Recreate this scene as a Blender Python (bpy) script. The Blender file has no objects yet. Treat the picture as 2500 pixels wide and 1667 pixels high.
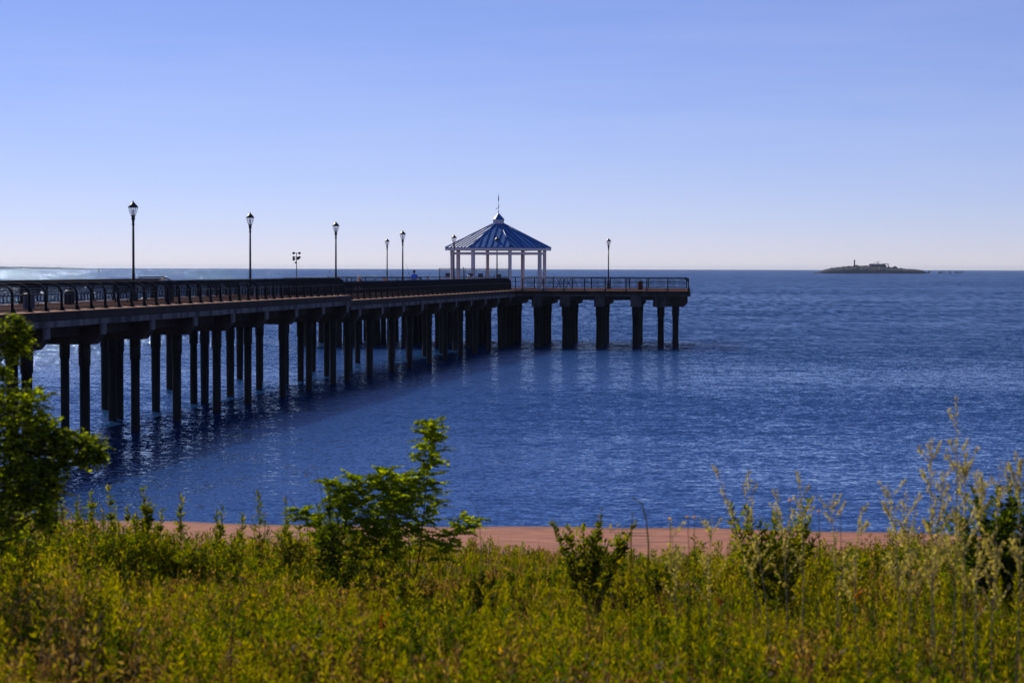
import bpy, bmesh, math, random
import numpy as np
from mathutils import Vector, Matrix
R = math.radians
random.seed(7); rng = np.random.default_rng(7)
scn = bpy.context.scene
col = scn.collection
FPX = 4861.0; EYE = 6.9; CX = 1250.0
W0 = 0.0
def hor(x): return 651.0 + 5.0*min(1.0, x/2400.0*1.25) if x < 1920 else 656.2
def P(x, y, d):
    """photograph direction + a distance along the view axis -> a point in the world"""
    return Vector(((x-CX)/FPX*d, d, EYE-(y-hor(x))/FPX*d))

# ------------------------------------------------------------------ helpers
def tag(o, label=None, cat=None, group=None, kind=None):
    if label: o['label'] = label
    if cat: o['category'] = cat
    if group: o['group'] = group
    if kind: o['kind'] = kind
    return o
def empty(name, loc=(0,0,0), rz=0.0, label=None, cat=None, group=None):
    o = bpy.data.objects.new(name, None); col.objects.link(o)
    o.location = loc; o.rotation_euler = (0,0,rz)
    return tag(o, label, cat, group)
def link(name, me, parent=None, mats=None, loc=None):
    o = bpy.data.objects.new(name, me); col.objects.link(o)
    if mats is not None:
        for m in (mats if isinstance(mats,(list,tuple)) else [mats]):
            if m: me.materials.append(m)
    if parent: o.parent = parent
    if loc is not None: o.location = loc
    return o
def inst(o, parent=None, loc=None, rz=None):
    c = o.copy(); col.objects.link(c)
    c.parent = parent
    if loc is not None: c.location = loc
    if rz is not None: c.rotation_euler = (0,0,rz)
    return c
def copy_tree(o, parent=None):
    c = o.copy(); col.objects.link(c); c.parent = parent
    for ch in list(o.children): copy_tree(ch, c)
    return c

class MB:
    def __init__(s): s.v=[]; s.f=[]; s.m=[]; s.sm=[]
    def add(s, vs, fs, mi=0, smooth=False):
        b=len(s.v); s.v += [tuple(v) for v in vs]
        for f in fs: s.f.append(tuple(i+b for i in f)); s.m.append(mi); s.sm.append(smooth)
    def box(s, c, d, rz=0, mi=0, M=None):
        x,y,z=[k/2 for k in d]
        vs=[Vector((a*x,b*y,e*z)) for e in(-1,1) for b in(-1,1) for a in(-1,1)]
        if M is None: M=Matrix.Rotation(rz,3,'Z')
        vs=[M@v+Vector(c) for v in vs]
        s.add(vs,[(0,2,3,1),(4,5,7,6),(0,1,5,4),(2,6,7,3),(0,4,6,2),(1,3,7,5)],mi)
    def tube(s, pts, rad, n=8, mi=0, cap=True, smooth=True):
        pts=[Vector(p) for p in pts]
        if not isinstance(rad,(list,tuple)): rad=[rad]*len(pts)
        vs=[]; fs=[]
        t0=(pts[1]-pts[0]).normalized()
        up=Vector((0,0,1)) if abs(t0.z)<.9 else Vector((1,0,0))
        a=t0.cross(up).normalized()
        for i,p in enumerate(pts):
            t=(pts[min(i+1,len(pts)-1)]-pts[max(i-1,0)])
            if t.length<1e-9: t=t0
            t.normalize(); a=(a-t*a.dot(t)).normalized(); b=t.cross(a)
            for k in range(n):
                w=2*math.pi*k/n; vs.append(p+(a*math.cos(w)+b*math.sin(w))*rad[i])
        for i in range(len(pts)-1):
            for k in range(n):
                k2=(k+1)%n; fs.append((i*n+k,i*n+k2,(i+1)*n+k2,(i+1)*n+k))
        s.add(vs,fs,mi,smooth)
        if cap:
            b=len(s.v)-len(vs)
            s.f.append(tuple(b+k for k in reversed(range(n)))); s.m.append(mi); s.sm.append(False)
            s.f.append(tuple(b+(len(pts)-1)*n+k for k in range(n))); s.m.append(mi); s.sm.append(False)
    def lathe(s, prof, n=12, c=(0,0,0), mi=0, smooth=True, ph=0):
        vs=[];fs=[]
        for r,z in prof:
            for k in range(n):
                w=2*math.pi*k/n+ph; vs.append((c[0]+r*math.cos(w),c[1]+r*math.sin(w),c[2]+z))
        for i in range(len(prof)-1):
            for k in range(n):
                k2=(k+1)%n; fs.append((i*n+k,i*n+k2,(i+1)*n+k2,(i+1)*n+k))
        fs.append(tuple(reversed(range(n)))); fs.append(tuple((len(prof)-1)*n+k for k in range(n)))
        s.add(vs,fs,mi,smooth)
    def mesh(s, name):
        me=bpy.data.meshes.new(name); me.from_pydata(s.v,[],s.f)
        me.polygons.foreach_set('material_index',s.m); me.polygons.foreach_set('use_smooth',s.sm); me.update()
        return me
    def build(s, name, mats, parent=None, loc=None):
        return link(name, s.mesh(name), parent, mats, loc)

def mesh_np(name, V, F, mi=None, smooth=False):
    """V (n,3), F (m,k) all faces with the same number of corners"""
    me=bpy.data.meshes.new(name); V=np.asarray(V,np.float32); F=np.asarray(F,np.int32)
    k=F.shape[1]; me.vertices.add(len(V)); me.vertices.foreach_set('co',V.ravel())
    me.loops.add(F.size); me.loops.foreach_set('vertex_index',F.ravel())
    me.polygons.add(len(F)); me.polygons.foreach_set('loop_start',np.arange(0,F.size,k,dtype=np.int32))
    if mi is not None: me.polygons.foreach_set('material_index',np.asarray(mi,np.int32))
    if smooth: me.polygons.foreach_set('use_smooth',np.ones(len(F),bool))
    me.update(calc_edges=True); me.validate(); return me

# ------------------------------------------------------------------ materials
def mat(name, base=(.5,.5,.5), rough=.7, metal=0, spec=.5):
    m=bpy.data.materials.new(name); m.use_nodes=True
    b=m.node_tree.nodes['Principled BSDF']
    b.inputs['Base Color'].default_value=(*base,1); b.inputs['Roughness'].default_value=rough
    b.inputs['Metallic'].default_value=metal; b.inputs['Specular IOR Level'].default_value=spec
    return m
def noisy(name, c1, c2, scale=3, rough=.8, stretch=(1,1,1), bump=.0, detail=6, lo=.35, hi=.65, spec=.3, coord='Object', c3=None):
    m=mat(name,c1,rough,0,spec); nt=m.node_tree; N=nt.nodes; L=nt.links; b=N['Principled BSDF']
    tc=N.new('ShaderNodeTexCoord'); mp=N.new('ShaderNodeMapping'); mp.inputs['Scale'].default_value=stretch
    L.new(tc.outputs[coord],mp.inputs['Vector'])
    nz=N.new('ShaderNodeTexNoise'); nz.inputs['Scale'].default_value=scale; nz.inputs['Detail'].default_value=detail
    nz.inputs['Roughness'].default_value=.65
    L.new(mp.outputs[0],nz.inputs['Vector'])
    cr=N.new('ShaderNodeValToRGB'); cr.color_ramp.elements[0].position=lo; cr.color_ramp.elements[1].position=hi
    cr.color_ramp.elements[0].color=(*c1,1); cr.color_ramp.elements[1].color=(*c2,1)
    if c3 is not None:
        e=cr.color_ramp.elements.new(min(1,hi+.12)); e.color=(*c3,1)
    L.new(nz.outputs['Fac'],cr.inputs['Fac']); L.new(cr.outputs['Color'],b.inputs['Base Color'])
    if bump:
        bp=N.new('ShaderNodeBump'); bp.inputs['Strength'].default_value=1; bp.inputs['Distance'].default_value=bump
        L.new(nz.outputs['Fac'],bp.inputs['Height']); L.new(bp.outputs[0],b.inputs['Normal'])
    return m
def leafmat(name, cols, trans=.5, rough=.5):
    m=bpy.data.materials.new(name); m.use_nodes=True; nt=m.node_tree; N=nt.nodes; L=nt.links
    N.remove(N['Principled BSDF']); out=N['Material Output']
    ge=N.new('ShaderNodeNewGeometry'); cr=N.new('ShaderNodeValToRGB')
    el=cr.color_ramp.elements
    while len(el)<len(cols): el.new(.5)
    for i,c in enumerate(cols): el[i].position=i/(len(cols)-1); el[i].color=(*c,1)
    L.new(ge.outputs['Random Per Island'],cr.inputs['Fac'])
    df=N.new('ShaderNodeBsdfDiffuse'); tr=N.new('ShaderNodeBsdfTranslucent'); gl=N.new('ShaderNodeBsdfGlossy')
    gl.inputs['Roughness'].default_value=rough
    tcol=N.new('ShaderNodeMix'); tcol.data_type='RGBA'; tcol.blend_type='MULTIPLY'; tcol.inputs['Factor'].default_value=1
    L.new(cr.outputs['Color'],tcol.inputs['A']); tcol.inputs['B'].default_value=(1.6,1.5,.15,1)
    L.new(cr.outputs['Color'],df.inputs['Color']); L.new(tcol.outputs['Result'],tr.inputs['Color'])
    a=N.new('ShaderNodeMixShader'); a.inputs[0].default_value=min(.75,trans+.1)
    L.new(df.outputs[0],a.inputs[1]); L.new(tr.outputs[0],a.inputs[2])
    b=N.new('ShaderNodeMixShader'); b.inputs[0].default_value=.008
    L.new(a.outputs[0],b.inputs[1]); L.new(gl.outputs[0],b.inputs[2]); L.new(b.outputs[0],out.inputs['Surface'])
    return m

M={}
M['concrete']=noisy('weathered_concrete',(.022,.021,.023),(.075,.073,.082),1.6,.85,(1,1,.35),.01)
M['concrete_shade']=noisy('shaded_concrete',(.014,.010,.010),(.038,.028,.026),1.2,.9,(1,1,.5),.01)  # darker copy of the concrete, shade of the turned-away faces put into its colour
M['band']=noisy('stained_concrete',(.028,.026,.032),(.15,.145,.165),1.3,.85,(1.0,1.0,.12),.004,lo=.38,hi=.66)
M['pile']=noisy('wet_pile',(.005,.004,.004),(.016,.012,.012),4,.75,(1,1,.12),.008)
M['deck']=noisy('red_deck_planks',(.07,.022,.016),(.11,.038,.028),9,.9,(1,.12,1),.002,spec=.03)
M['curb']=noisy('sunlit_curb_top',(.62,.33,.19),(.78,.46,.28),3,.85,spec=.1)  # sunlit tone of the curb tops put into the base colour
M['steel']=noisy('dark_painted_steel',(.004,.005,.008),(.011,.012,.018),12,.6,spec=.12)
M['lamp']=mat('lamp_black_green',(.010,.016,.018),.4,0,.5)
M['glass']=mat('lamp_glass',(.9,.92,.95),.08)
nt=M['glass'].node_tree; b=nt.nodes['Principled BSDF']; trn=nt.nodes.new('ShaderNodeBsdfTransparent'); mx=nt.nodes.new('ShaderNodeMixShader')
trn.inputs[0].default_value=(.95,.96,.98,1); mx.inputs[0].default_value=.22
nt.links.new(trn.outputs[0],mx.inputs[1]); nt.links.new(b.outputs[0],mx.inputs[2]); nt.links.new(mx.outputs[0],nt.nodes['Material Output'].inputs['Surface'])
M['bulb']=mat('frosted_bulb',(.85,.85,.85),.5)
M['roof']=noisy('blue_metal_roof',(.014,.11,.34),(.024,.14,.40),1.5,.42,spec=.3)
M['white']=noisy('white_painted_post',(.68,.64,.68),(.78,.74,.76),4,.6)
M['cupola']=mat('pale_louvre_panel',(.52,.52,.60),.6)
M['finial']=mat('dark_finial',(.02,.015,.018),.4)
M['fence']=mat('grey_fence_tube',(.05,.055,.07),.5)
M['board']=mat('matt_black_board',(.012,.013,.018),.6)
M['whiteplastic']=mat('white_table_plastic',(.8,.8,.82),.4)
M['bin']=mat('dark_bin_metal',(.02,.022,.03),.5)
M['binlight']=mat('blue_grey_bin',(.12,.14,.20),.5)
M['binred']=noisy('red_brown_slats',(.12,.03,.02),(.22,.07,.04),8,.6)
M['skin']=mat('skin',(.45,.24,.16),.55); M['skin_dark']=mat('skin_dark',(.16,.08,.05),.55)
M['blue']=mat('blue_cotton',(.05,.16,.75),.8); M['grey']=mat('grey_cotton',(.28,.3,.34),.8)
M['dark']=mat('dark_cloth',(.02,.02,.03),.8); M['hair']=mat('pale_hair',(.75,.62,.5),.7)
M['pinkish']=mat('peach_cotton',(.6,.3,.2),.8); M['palecloth']=mat('pale_cloth',(.6,.6,.68),.8)
M['rock']=noisy('island_rock',(.018,.022,.034),(.07,.07,.085),.06,.95,bump=.6)  # blue of the distant haze mixed into the rock colour
M['isgrass']=noisy('island_scrub',(.02,.035,.03),(.045,.06,.045),.15,.95)
M['ruin']=noisy('ruin_brick',(.10,.09,.10),(.2,.17,.17),.4,.9)
M['bark']=noisy('bark',(.05,.035,.025),(.11,.08,.055),30,.9,(1,1,.2),.004)
M['stem']=noisy('green_stem',(.08,.07,.02),(.13,.09,.035),20,.8)
M['redstem']=noisy('reddish_stem',(.12,.045,.02),(.2,.08,.04),20,.8)
M['drystem']=noisy('dry_stem',(.22,.15,.10),(.36,.27,.19),20,.85)
M['sail']=mat('boat_sail',(.5,.5,.55),.7); M['hull']=mat('boat_hull',(.06,.07,.1),.6)
M['gull']=mat('gull_grey',(.35,.36,.42),.8)
M['leaf_green']=leafmat('leaf_green',[(.035,.06,.001),(.075,.115,.002),(.13,.17,.003)],.5)
M['leaf_yellow']=leafmat('leaf_yellow_green',[(.10,.115,.001),(.17,.165,.002),(.27,.22,.004)],.55)
M['leaf_dark']=leafmat('leaf_dark',[(.0204,.0374,.0068),(.0510,.0765,.0102),(.0850,.1020,.0136)],.4)
M['leaf_dry']=leafmat('leaf_dry',[(.08,.045,.028),(.18,.105,.07),(.40,.27,.21)],.35)
M['leaf_red']=leafmat('leaf_red',[(.22,.05,.01),(.35,.08,.015),(.3,.12,.02)],.4)
M['petal']=leafmat('yellow_petal',[(.6,.32,.01),(.75,.45,.02)],.4)
M['feather']=leafmat('feathery_beige',[(.28,.24,.17),(.44,.38,.30),(.58,.50,.43)],.45)
M['locust']=leafmat('locust_leaflet',[(.10,.15,.002),(.22,.29,.004),(.38,.44,.008)],.55)

# ------------------------------------------------------------------ camera, world, sun
cam=bpy.data.cameras.new('camera'); cam.lens=70; cam.sensor_width=36; cam.clip_end=60000; cam.clip_start=.1
co=bpy.data.objects.new('camera',cam); col.objects.link(co); scn.camera=co
pitch=math.atan((833.5-655.2)/FPX)
co.matrix_world=Matrix.Translation((0,0,EYE))@Matrix.Rotation(R(90)-pitch,4,'X')@Matrix.Rotation(R(.13),4,'Z')
cam.dof.use_dof=True; cam.dof.focus_distance=150; cam.dof.aperture_fstop=4.5

SUN_AZ=R(-29); SUN_EL=R(33)
w=bpy.data.worlds.new('World'); scn.world=w; w.use_nodes=True
nt=w.node_tree; N=nt.nodes; L=nt.links; bg=N['Background']
tc=N.new('ShaderNodeTexCoord'); mp=N.new('ShaderNodeMapping'); mp.inputs['Scale'].default_value=(1,1,1.42); mp.inputs['Location'].default_value=(0,0,.02)
nm=N.new('ShaderNodeVectorMath'); nm.operation='NORMALIZE'
sky=N.new('ShaderNodeTexSky'); sky.sky_type='NISHITA'; sky.sun_disc=False
sky.sun_elevation=SUN_EL; sky.sun_rotation=SUN_AZ; sky.altitude=0; sky.air_density=1.0; sky.dust_density=0; sky.ozone_density=3
tint=N.new('ShaderNodeMix'); tint.data_type='RGBA'; tint.blend_type='MULTIPLY'; tint.inputs['Factor'].default_value=1
tint.inputs['B'].default_value=(.785,.71,1.02,1)
L.new(tc.outputs['Generated'],mp.inputs['Vector']); L.new(mp.outputs[0],nm.inputs[0]); L.new(nm.outputs[0],sky.inputs['Vector'])
L.new(sky.outputs[0],tint.inputs['A']); cm=N.new('ShaderNodeMapping'); cm.inputs['Scale'].default_value=(2.2,2.2,26); cm.inputs['Rotation'].default_value=(0,R(4),0); L.new(tc.outputs['Generated'],cm.inputs[0])
cn=N.new('ShaderNodeTexNoise'); cn.inputs['Scale'].default_value=1.0; cn.inputs['Detail'].default_value=5; cn.inputs['Roughness'].default_value=.6; L.new(cm.outputs[0],cn.inputs['Vector'])
cr=N.new('ShaderNodeMapRange'); cr.inputs['From Min'].default_value=.45; cr.inputs['From Max'].default_value=.8; cr.inputs['To Max'].default_value=.22; L.new(cn.outputs['Fac'],cr.inputs['Value'])
cx_=N.new('ShaderNodeMix'); cx_.data_type='RGBA'; cx_.inputs['B'].default_value=(6.6,6.7,8.4,1); L.new(cr.outputs['Result'],cx_.inputs['Factor']); L.new(tint.outputs['Result'],cx_.inputs['A'])
L.new(cx_.outputs['Result'],bg.inputs['Color']); bg.inputs['Strength'].default_value=.10
sl=bpy.data.lights.new('sun','SUN'); sl.energy=4.2; sl.angle=R(.5); sl.color=(1,.93,.82)
so=bpy.data.objects.new('sun',sl); col.objects.link(so)
sd=Vector((math.sin(SUN_AZ)*math.cos(SUN_EL),math.cos(SUN_AZ)*math.cos(SUN_EL),math.sin(SUN_EL)))
so.rotation_euler=(-sd).to_track_quat('-Z','Y').to_euler(); so.location=(0,0,60)
scn.view_settings.view_transform='Standard'; scn.view_settings.look='None'; scn.view_settings.gamma=1; scn.view_settings.exposure=0
scn.render.engine='CYCLES'; scn.render.resolution_x=1024; scn.render.resolution_y=682

# ------------------------------------------------------------------ setting
def shore(x): return 53.1-.095*x+.25*math.sin(x*.35)+.12*math.sin(x*1.3+1)
def gz(x,y):
    n=.05*math.sin(x*1.3+y*.7)+.04*math.sin(x*.5-y*1.1+2)
    s=shore(x)
    if y<20.5: return 5.2-.075*y+n
    if y<33: t=(y-20.5)/12.5; t=t*t*(3-2*t); return (3.66+n)*(1-t)+(.058*(s-33))*t
    return .058*(s-y) if y<s else .10*(s-y)
def grid(name,x0,x1,nx,y0,y1,ny,m):
    xs=np.linspace(x0,x1,nx); ys=np.linspace(y0,y1,ny)
    V=[(x,y,gz(x,y)) for y in ys for x in xs]
    F=[(j*nx+i,j*nx+i+1,(j+1)*nx+i+1,(j+1)*nx+i) for j in range(ny-1) for i in range(nx-1)]
    o=link(name,mesh_np(name,V,F,smooth=True),None,m); o['kind']='structure'; return o
soil=noisy('meadow_soil',(.012,.007,.004),(.05,.028,.02),6,.95,bump=.02)
grid('ground',-30,30,121,-6,26,129,soil)
sand=noisy('red_sand',(.30,.105,.058),(.44,.17,.09),.8,.95,(1,2.5,1),.03)
nt=sand.node_tree;N=nt.nodes;L=nt.links;b=N['Principled BSDF']
tc=N['Texture Coordinate']; mp2=N.new('ShaderNodeMapping'); mp2.inputs['Scale'].default_value=(.5,1.25,1)
nz2=N.new('ShaderNodeTexNoise'); nz2.inputs['Scale'].default_value=1.0; nz2.inputs['Detail'].default_value=8; nz2.inputs['Roughness'].default_value=.7
L.new(tc.outputs['Object'],mp2.inputs[0]); L.new(mp2.outputs[0],nz2.inputs['Vector'])
cr2=N.new('ShaderNodeValToRGB'); cr2.color_ramp.elements[0].position=.54; cr2.color_ramp.elements[1].position=.66
L.new(nz2.outputs['Fac'],cr2.inputs[0]); mxs=N.new('ShaderNodeMix'); mxs.data_type='RGBA'
old=b.inputs['Base Color'].links[0].from_socket
L.new(cr2.outputs['Color'],mxs.inputs['Factor']); L.new(old,mxs.inputs['A']); mxs.inputs['B'].default_value=(.07,.035,.03,1)
sz=N.new('ShaderNodeSeparateXYZ'); L.new(tc.outputs['Object'],sz.inputs[0]); mw=N.new('ShaderNodeMapRange'); mw.inputs['From Min'].default_value=.0; mw.inputs['From Max'].default_value=.07; mw.inputs['To Min'].default_value=.85; mw.inputs['To Max'].default_value=0
L.new(sz.outputs['Z'],mw.inputs['Value']); mx3=N.new('ShaderNodeMix'); mx3.data_type='RGBA'; L.new(mw.outputs['Result'],mx3.inputs['Factor']); L.new(mxs.outputs['Result'],mx3.inputs['A']); mx3.inputs['B'].default_value=(.13,.055,.035,1)
L.new(mx3.outputs['Result'],b.inputs['Base Color'])
grid('beach',-60,60,161,26,110,169,sand)

# water: one sheet to the horizon, waves as bump
def watermat():
    m=mat('sea_water',(.002,.018,.085),.07,0,.5); m.node_tree.nodes['Principled BSDF'].inputs['Specular Tint'].default_value=(.58,.80,1,1); m.node_tree.nodes['Principled BSDF'].inputs['IOR'].default_value=1.5
    nt=m.node_tree;N=nt.nodes;L=nt.links;b=N['Principled BSDF']
    tc=N.new('ShaderNodeTexCoord'); last=None
    # wave slopes taken straight from noise (bump nodes would average away far off)
    for sc,st,amp,det,far in ((.02,(.35,1.2,1),.35,2,None),(.35,(.6,1.2,1),.35,2,None),(2.6,(.7,1.1,1),1.1,3,None),(9,(.8,1.1,1),1.5,2,None),(1,(1.1,.12,1),1.0,2,(120,420)),(1,(.8,.02,1),.7,2,(450,1300))):
        mp=N.new('ShaderNodeMapping'); mp.inputs['Scale'].default_value=st; mp.inputs['Rotation'].default_value=(0,0,R(8))
        nz=N.new('ShaderNodeTexNoise'); nz.inputs['Scale'].default_value=sc; nz.inputs['Detail'].default_value=det; nz.inputs['Roughness'].default_value=.6
        L.new(tc.outputs['Object'],mp.inputs[0]); L.new(mp.outputs[0],nz.inputs['Vector'])
        sb=N.new('ShaderNodeVectorMath'); sb.operation='SUBTRACT'; sb.inputs[1].default_value=(.5,.5,.5); L.new(nz.outputs['Color'],sb.inputs[0])
        ml=N.new('ShaderNodeVectorMath'); ml.operation='MULTIPLY'; ml.inputs[1].default_value=(amp*.8,amp,0); L.new(sb.outputs[0],ml.inputs[0])
        if far:
            sy=N.new('ShaderNodeSeparateXYZ'); L.new(tc.outputs['Object'],sy.inputs[0]); mf=N.new('ShaderNodeMapRange'); mf.inputs['From Min'].default_value=far[0]; mf.inputs['From Max'].default_value=far[1]
            L.new(sy.outputs['Y'],mf.inputs['Value']); s2=N.new('ShaderNodeVectorMath'); s2.operation='SCALE'; L.new(ml.outputs[0],s2.inputs[0]); L.new(mf.outputs['Result'],s2.inputs['Scale']); ml=s2
        if last:
            ad=N.new('ShaderNodeVectorMath'); ad.operation='ADD'; L.new(last.outputs[0],ad.inputs[0]); L.new(ml.outputs[0],ad.inputs[1]); last=ad
        else: last=ml
    # waves are lower in the shelter of the shore and build up farther out
    sx=N.new('ShaderNodeSeparateXYZ'); L.new(tc.outputs['Object'],sx.inputs[0])
    mr=N.new('ShaderNodeMapRange'); mr.inputs['From Min'].default_value=53; mr.inputs['From Max'].default_value=170; mr.inputs['To Min'].default_value=.38; mr.inputs['To Max'].default_value=1.3
    L.new(sx.outputs['Y'],mr.inputs['Value']); of=N.new('ShaderNodeVectorMath'); of.operation='ADD'; L.new(last.outputs[0],of.inputs[0]); of.inputs[1].default_value=(0,-.21,0)
    sc_=N.new('ShaderNodeVectorMath'); sc_.operation='SCALE'; L.new(of.outputs[0],sc_.inputs[0]); L.new(mr.outputs['Result'],sc_.inputs['Scale']); last=sc_
    ad=N.new('ShaderNodeVectorMath'); ad.operation='ADD'; L.new(last.outputs[0],ad.inputs[0]); ad.inputs[1].default_value=(0,.0,1)
    nr=N.new('ShaderNodeVectorMath'); nr.operation='NORMALIZE'; L.new(ad.outputs[0],nr.inputs[0])
    N.remove(b); df=N.new('ShaderNodeBsdfDiffuse'); df.inputs['Color'].default_value=(.006,.034,.11,1)
    gl=N.new('ShaderNodeBsdfGlossy'); gl.inputs['Roughness'].default_value=.10; gl.inputs['Color'].default_value=(.69,.84,1.0,1)
    fr=N.new('ShaderNodeFresnel'); fr.inputs['IOR'].default_value=1.6; mx=N.new('ShaderNodeMixShader')
    for q_ in (gl,fr): L.new(nr.outputs[0],q_.inputs['Normal'])
    L.new(fr.outputs[0],mx.inputs[0]); L.new(df.outputs[0],mx.inputs[1]); L.new(gl.outputs[0],mx.inputs[2]); L.new(mx.outputs[0],N['Material Output'].inputs['Surface']); return m
wv=MB(); wv.add([(-12000,30,0),(12000,30,0),(12000,15000,0),(-12000,15000,0)],[(0,1,2,3)])
wo=wv.build('water',watermat()); wo['kind']='structure'

# ------------------------------------------------------------------ pier
Z1=5.27; Z2=4.97
class Frame:
    def __init__(s,p0,slope,z):
        s.p0=Vector((*p0,0)); L_=math.hypot(slope,1); s.a=Vector((slope/L_,1/L_,0)); s.n=Vector((-1/L_,slope/L_,0)); s.z=z; s.L=L_
    def at(s,t,o,z=0): return s.p0+s.a*t+s.n*o+Vector((0,0,s.z+z))
    def t(s,d): return (d-s.p0.y)*s.L
F1=Frame((.158*56-28.24,56),.158,Z1)
F2=Frame((-8.71+.177*(118.4-123.5),118.4),.177,Z2)
WID=7.2
def slab(mb,F,t0,t1,o0,o1,z0,z1,mi=0):
    vs=[F.at(t,o,z) for z in(z0,z1) for t in(t0,t1) for o in(o0,o1)]
    mb.add(vs,[(0,1,3,2),(4,6,7,5),(0,4,5,1),(2,3,7,6),(0,2,6,4),(1,5,7,3)],mi)
pier=empty('pier_walkway',F1.at(0,WID/2,-Z1),0,'long concrete pier walkway on dark piles running out from the left','pier')
inv=pier.matrix_world.inverted()
def seated(o,par):   # parent while keeping world coordinates of the mesh
    o.parent=par; o.matrix_parent_inverse=Matrix.Translation(-par.location) if par.rotation_euler[2]==0 else par.matrix_basis.inverted(); return o
def pbuild(mb,name,mats,par):
    return seated(mb.build(name,mats),par)
LEN1=F1.t(118.3); LEN2=F2.t(174.6)
for F,LN in ((F1,LEN1),(F2,LEN2)):
    m=MB(); slab(m,F,0,LN,.52,WID-.52,-.33,0); pbuild(m,'deck',M['deck'],pier)
    for a,b_ in ((0,.517),(WID-.517,WID)):
        m=MB(); slab(m,F,0,LN,a,b_,-.33,.012); 
        pbuild(m,'curb',[M['curb']],pier)
        k=MB(); e0,e1=(-.02,-.003) if a==0 else (WID+.003,WID+.02)
        slab(k,F,0,LN,e0,e1,-.33,-.004); pbuild(k,'fascia',M['concrete_shade'],pier)  # thin strip painting the curb side in its shaded tone
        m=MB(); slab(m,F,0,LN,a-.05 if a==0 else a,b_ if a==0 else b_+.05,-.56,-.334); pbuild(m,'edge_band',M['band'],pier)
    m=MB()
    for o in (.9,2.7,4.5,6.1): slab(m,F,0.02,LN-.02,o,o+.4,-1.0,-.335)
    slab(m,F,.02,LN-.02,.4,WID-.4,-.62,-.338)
    pbuild(m,'girder',M['concrete_shade'],pier)
def cap_mesh(wid,half=.36):
    # across local x (inward), thickness along y
    m=MB(); prof=[(.08,-.562),(.08,-.98),(.42,-1.38),(wid-.42,-1.38),(wid-.08,-.98),(wid-.08,-.562)]
    vs=[(x,-half,z) for x,z in prof]+[(x,half,z) for x,z in prof]; n=len(prof)
    fs=[tuple(range(n)),tuple(reversed(range(n,2*n)))]+[(i,i+n,(i+1)%n+n,(i+1)%n) for i in range(n)]
    for f in fs: 
        m.add([vs[i] for i in f],[tuple(range(len(f)))],1 if f in((0,n,n+1,1),(n-2,2*n-2,2*n-1,n-1)) else 0)  # skylit end faces get the lighter concrete, shaded sides the darker one
    return m.mesh('bent_cap')
capme=cap_mesh(WID); capme.materials.append(M['concrete_shade']); capme.materials.append(M['band'])
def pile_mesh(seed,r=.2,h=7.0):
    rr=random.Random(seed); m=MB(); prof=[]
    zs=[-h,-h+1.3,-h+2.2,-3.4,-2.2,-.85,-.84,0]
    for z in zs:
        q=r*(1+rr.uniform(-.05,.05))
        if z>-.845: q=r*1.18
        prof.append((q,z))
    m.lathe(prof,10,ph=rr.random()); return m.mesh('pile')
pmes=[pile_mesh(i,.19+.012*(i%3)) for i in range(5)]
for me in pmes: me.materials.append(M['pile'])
def world_child(name,me,par,p,rz=0):
    o=link(name,me); o.location=p; o.rotation_euler=(0,0,rz); return seated(o,par)
bents=[]
d=60.9
while d<118: bents.append((F1,F1.t(d))); d+=5.68
d=120.9
while d<173.5: bents.append((F2,F2.t(d))); d+=5.72
for i,(F,t) in enumerate(bents):
    rz=math.atan2(F.n.y,F.n.x)
    world_child('bent_cap',capme,pier,F.at(t,0,0),rz)
    rows=[.95,3.95]
    dd=F.at(t,0).y
    if dd>104: rows=[.95,3.8,6.3] if i%2 else [.95,3.8]
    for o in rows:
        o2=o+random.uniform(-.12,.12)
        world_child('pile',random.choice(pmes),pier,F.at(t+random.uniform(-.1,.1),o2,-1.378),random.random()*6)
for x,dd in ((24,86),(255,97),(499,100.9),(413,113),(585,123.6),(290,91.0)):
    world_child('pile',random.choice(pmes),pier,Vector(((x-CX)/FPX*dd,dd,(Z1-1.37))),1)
m=MB(); slab(m,F1,LEN1-.02,LEN1+.28,.2,WID-.2,-1.3,-.34); pbuild(m,'end_beam',M['concrete_shade'],pier)

# ---- pier head
HA=Vector((.0886,1,0)).normalized(); HN=Vector((HA.y,-HA.x,0))   # HN: to the right along the front edge
HC=Vector((15.45,172.9,0))     # front right corner
HW=36.0; HD=21.5
def hp(r,b,z=0): return HC+HN*(-r)+HA*b+Vector((0,0,Z2+z))   # r to the left of the right corner, b back
head=empty('pier_platform',hp(HW/2,HD/2,-Z2),0,'broad concrete platform at the end of the pier carrying the blue roofed gazebo','pier')
def hslab(mb,r0,r1,b0,b1,z0,z1,mi=0):
    vs=[hp(r,b,z) for z in(z0,z1) for r in(r0,r1) for b in(b0,b1)]
    mb.add(vs,[(0,1,3,2),(4,6,7,5),(0,4,5,1),(2,3,7,6),(0,2,6,4),(1,5,7,3)],mi)
m=MB(); hslab(m,.3,HW-.3,.3,HD-.3,-.33,.004); pbuild(m,'deck',M['deck'],head)
for r0,r1,b0,b1 in ((0,HW,0,.297),(0,HW,HD-.297,HD),(0,.297,.3,HD-.3),(HW-.297,HW,.3,HD-.3)):
    m=MB(); hslab(m,r0,r1,b0,b1,-.33,.012); pbuild(m,'curb',M['curb'],head)
    m=MB(); hslab(m,r0-(.05 if r0==0 else 0),r1+(.05 if r1==HW else 0),b0-(.05 if b0==0 else 0),b1+(.05 if b1==HD else 0),-.5,-.334); pbuild(m,'edge_band',M['concrete'],head)
for r0,r1,b0,b1 in ((0,HW,-.02,-.003),(-.02,-.003,0,HD)):
    m=MB(); hslab(m,r0,r1,b0,b1,-.33,-.004); pbuild(m,'fascia',M['concrete_shade'],head)  # strip giving the platform curb sides a painted shade tone
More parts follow.
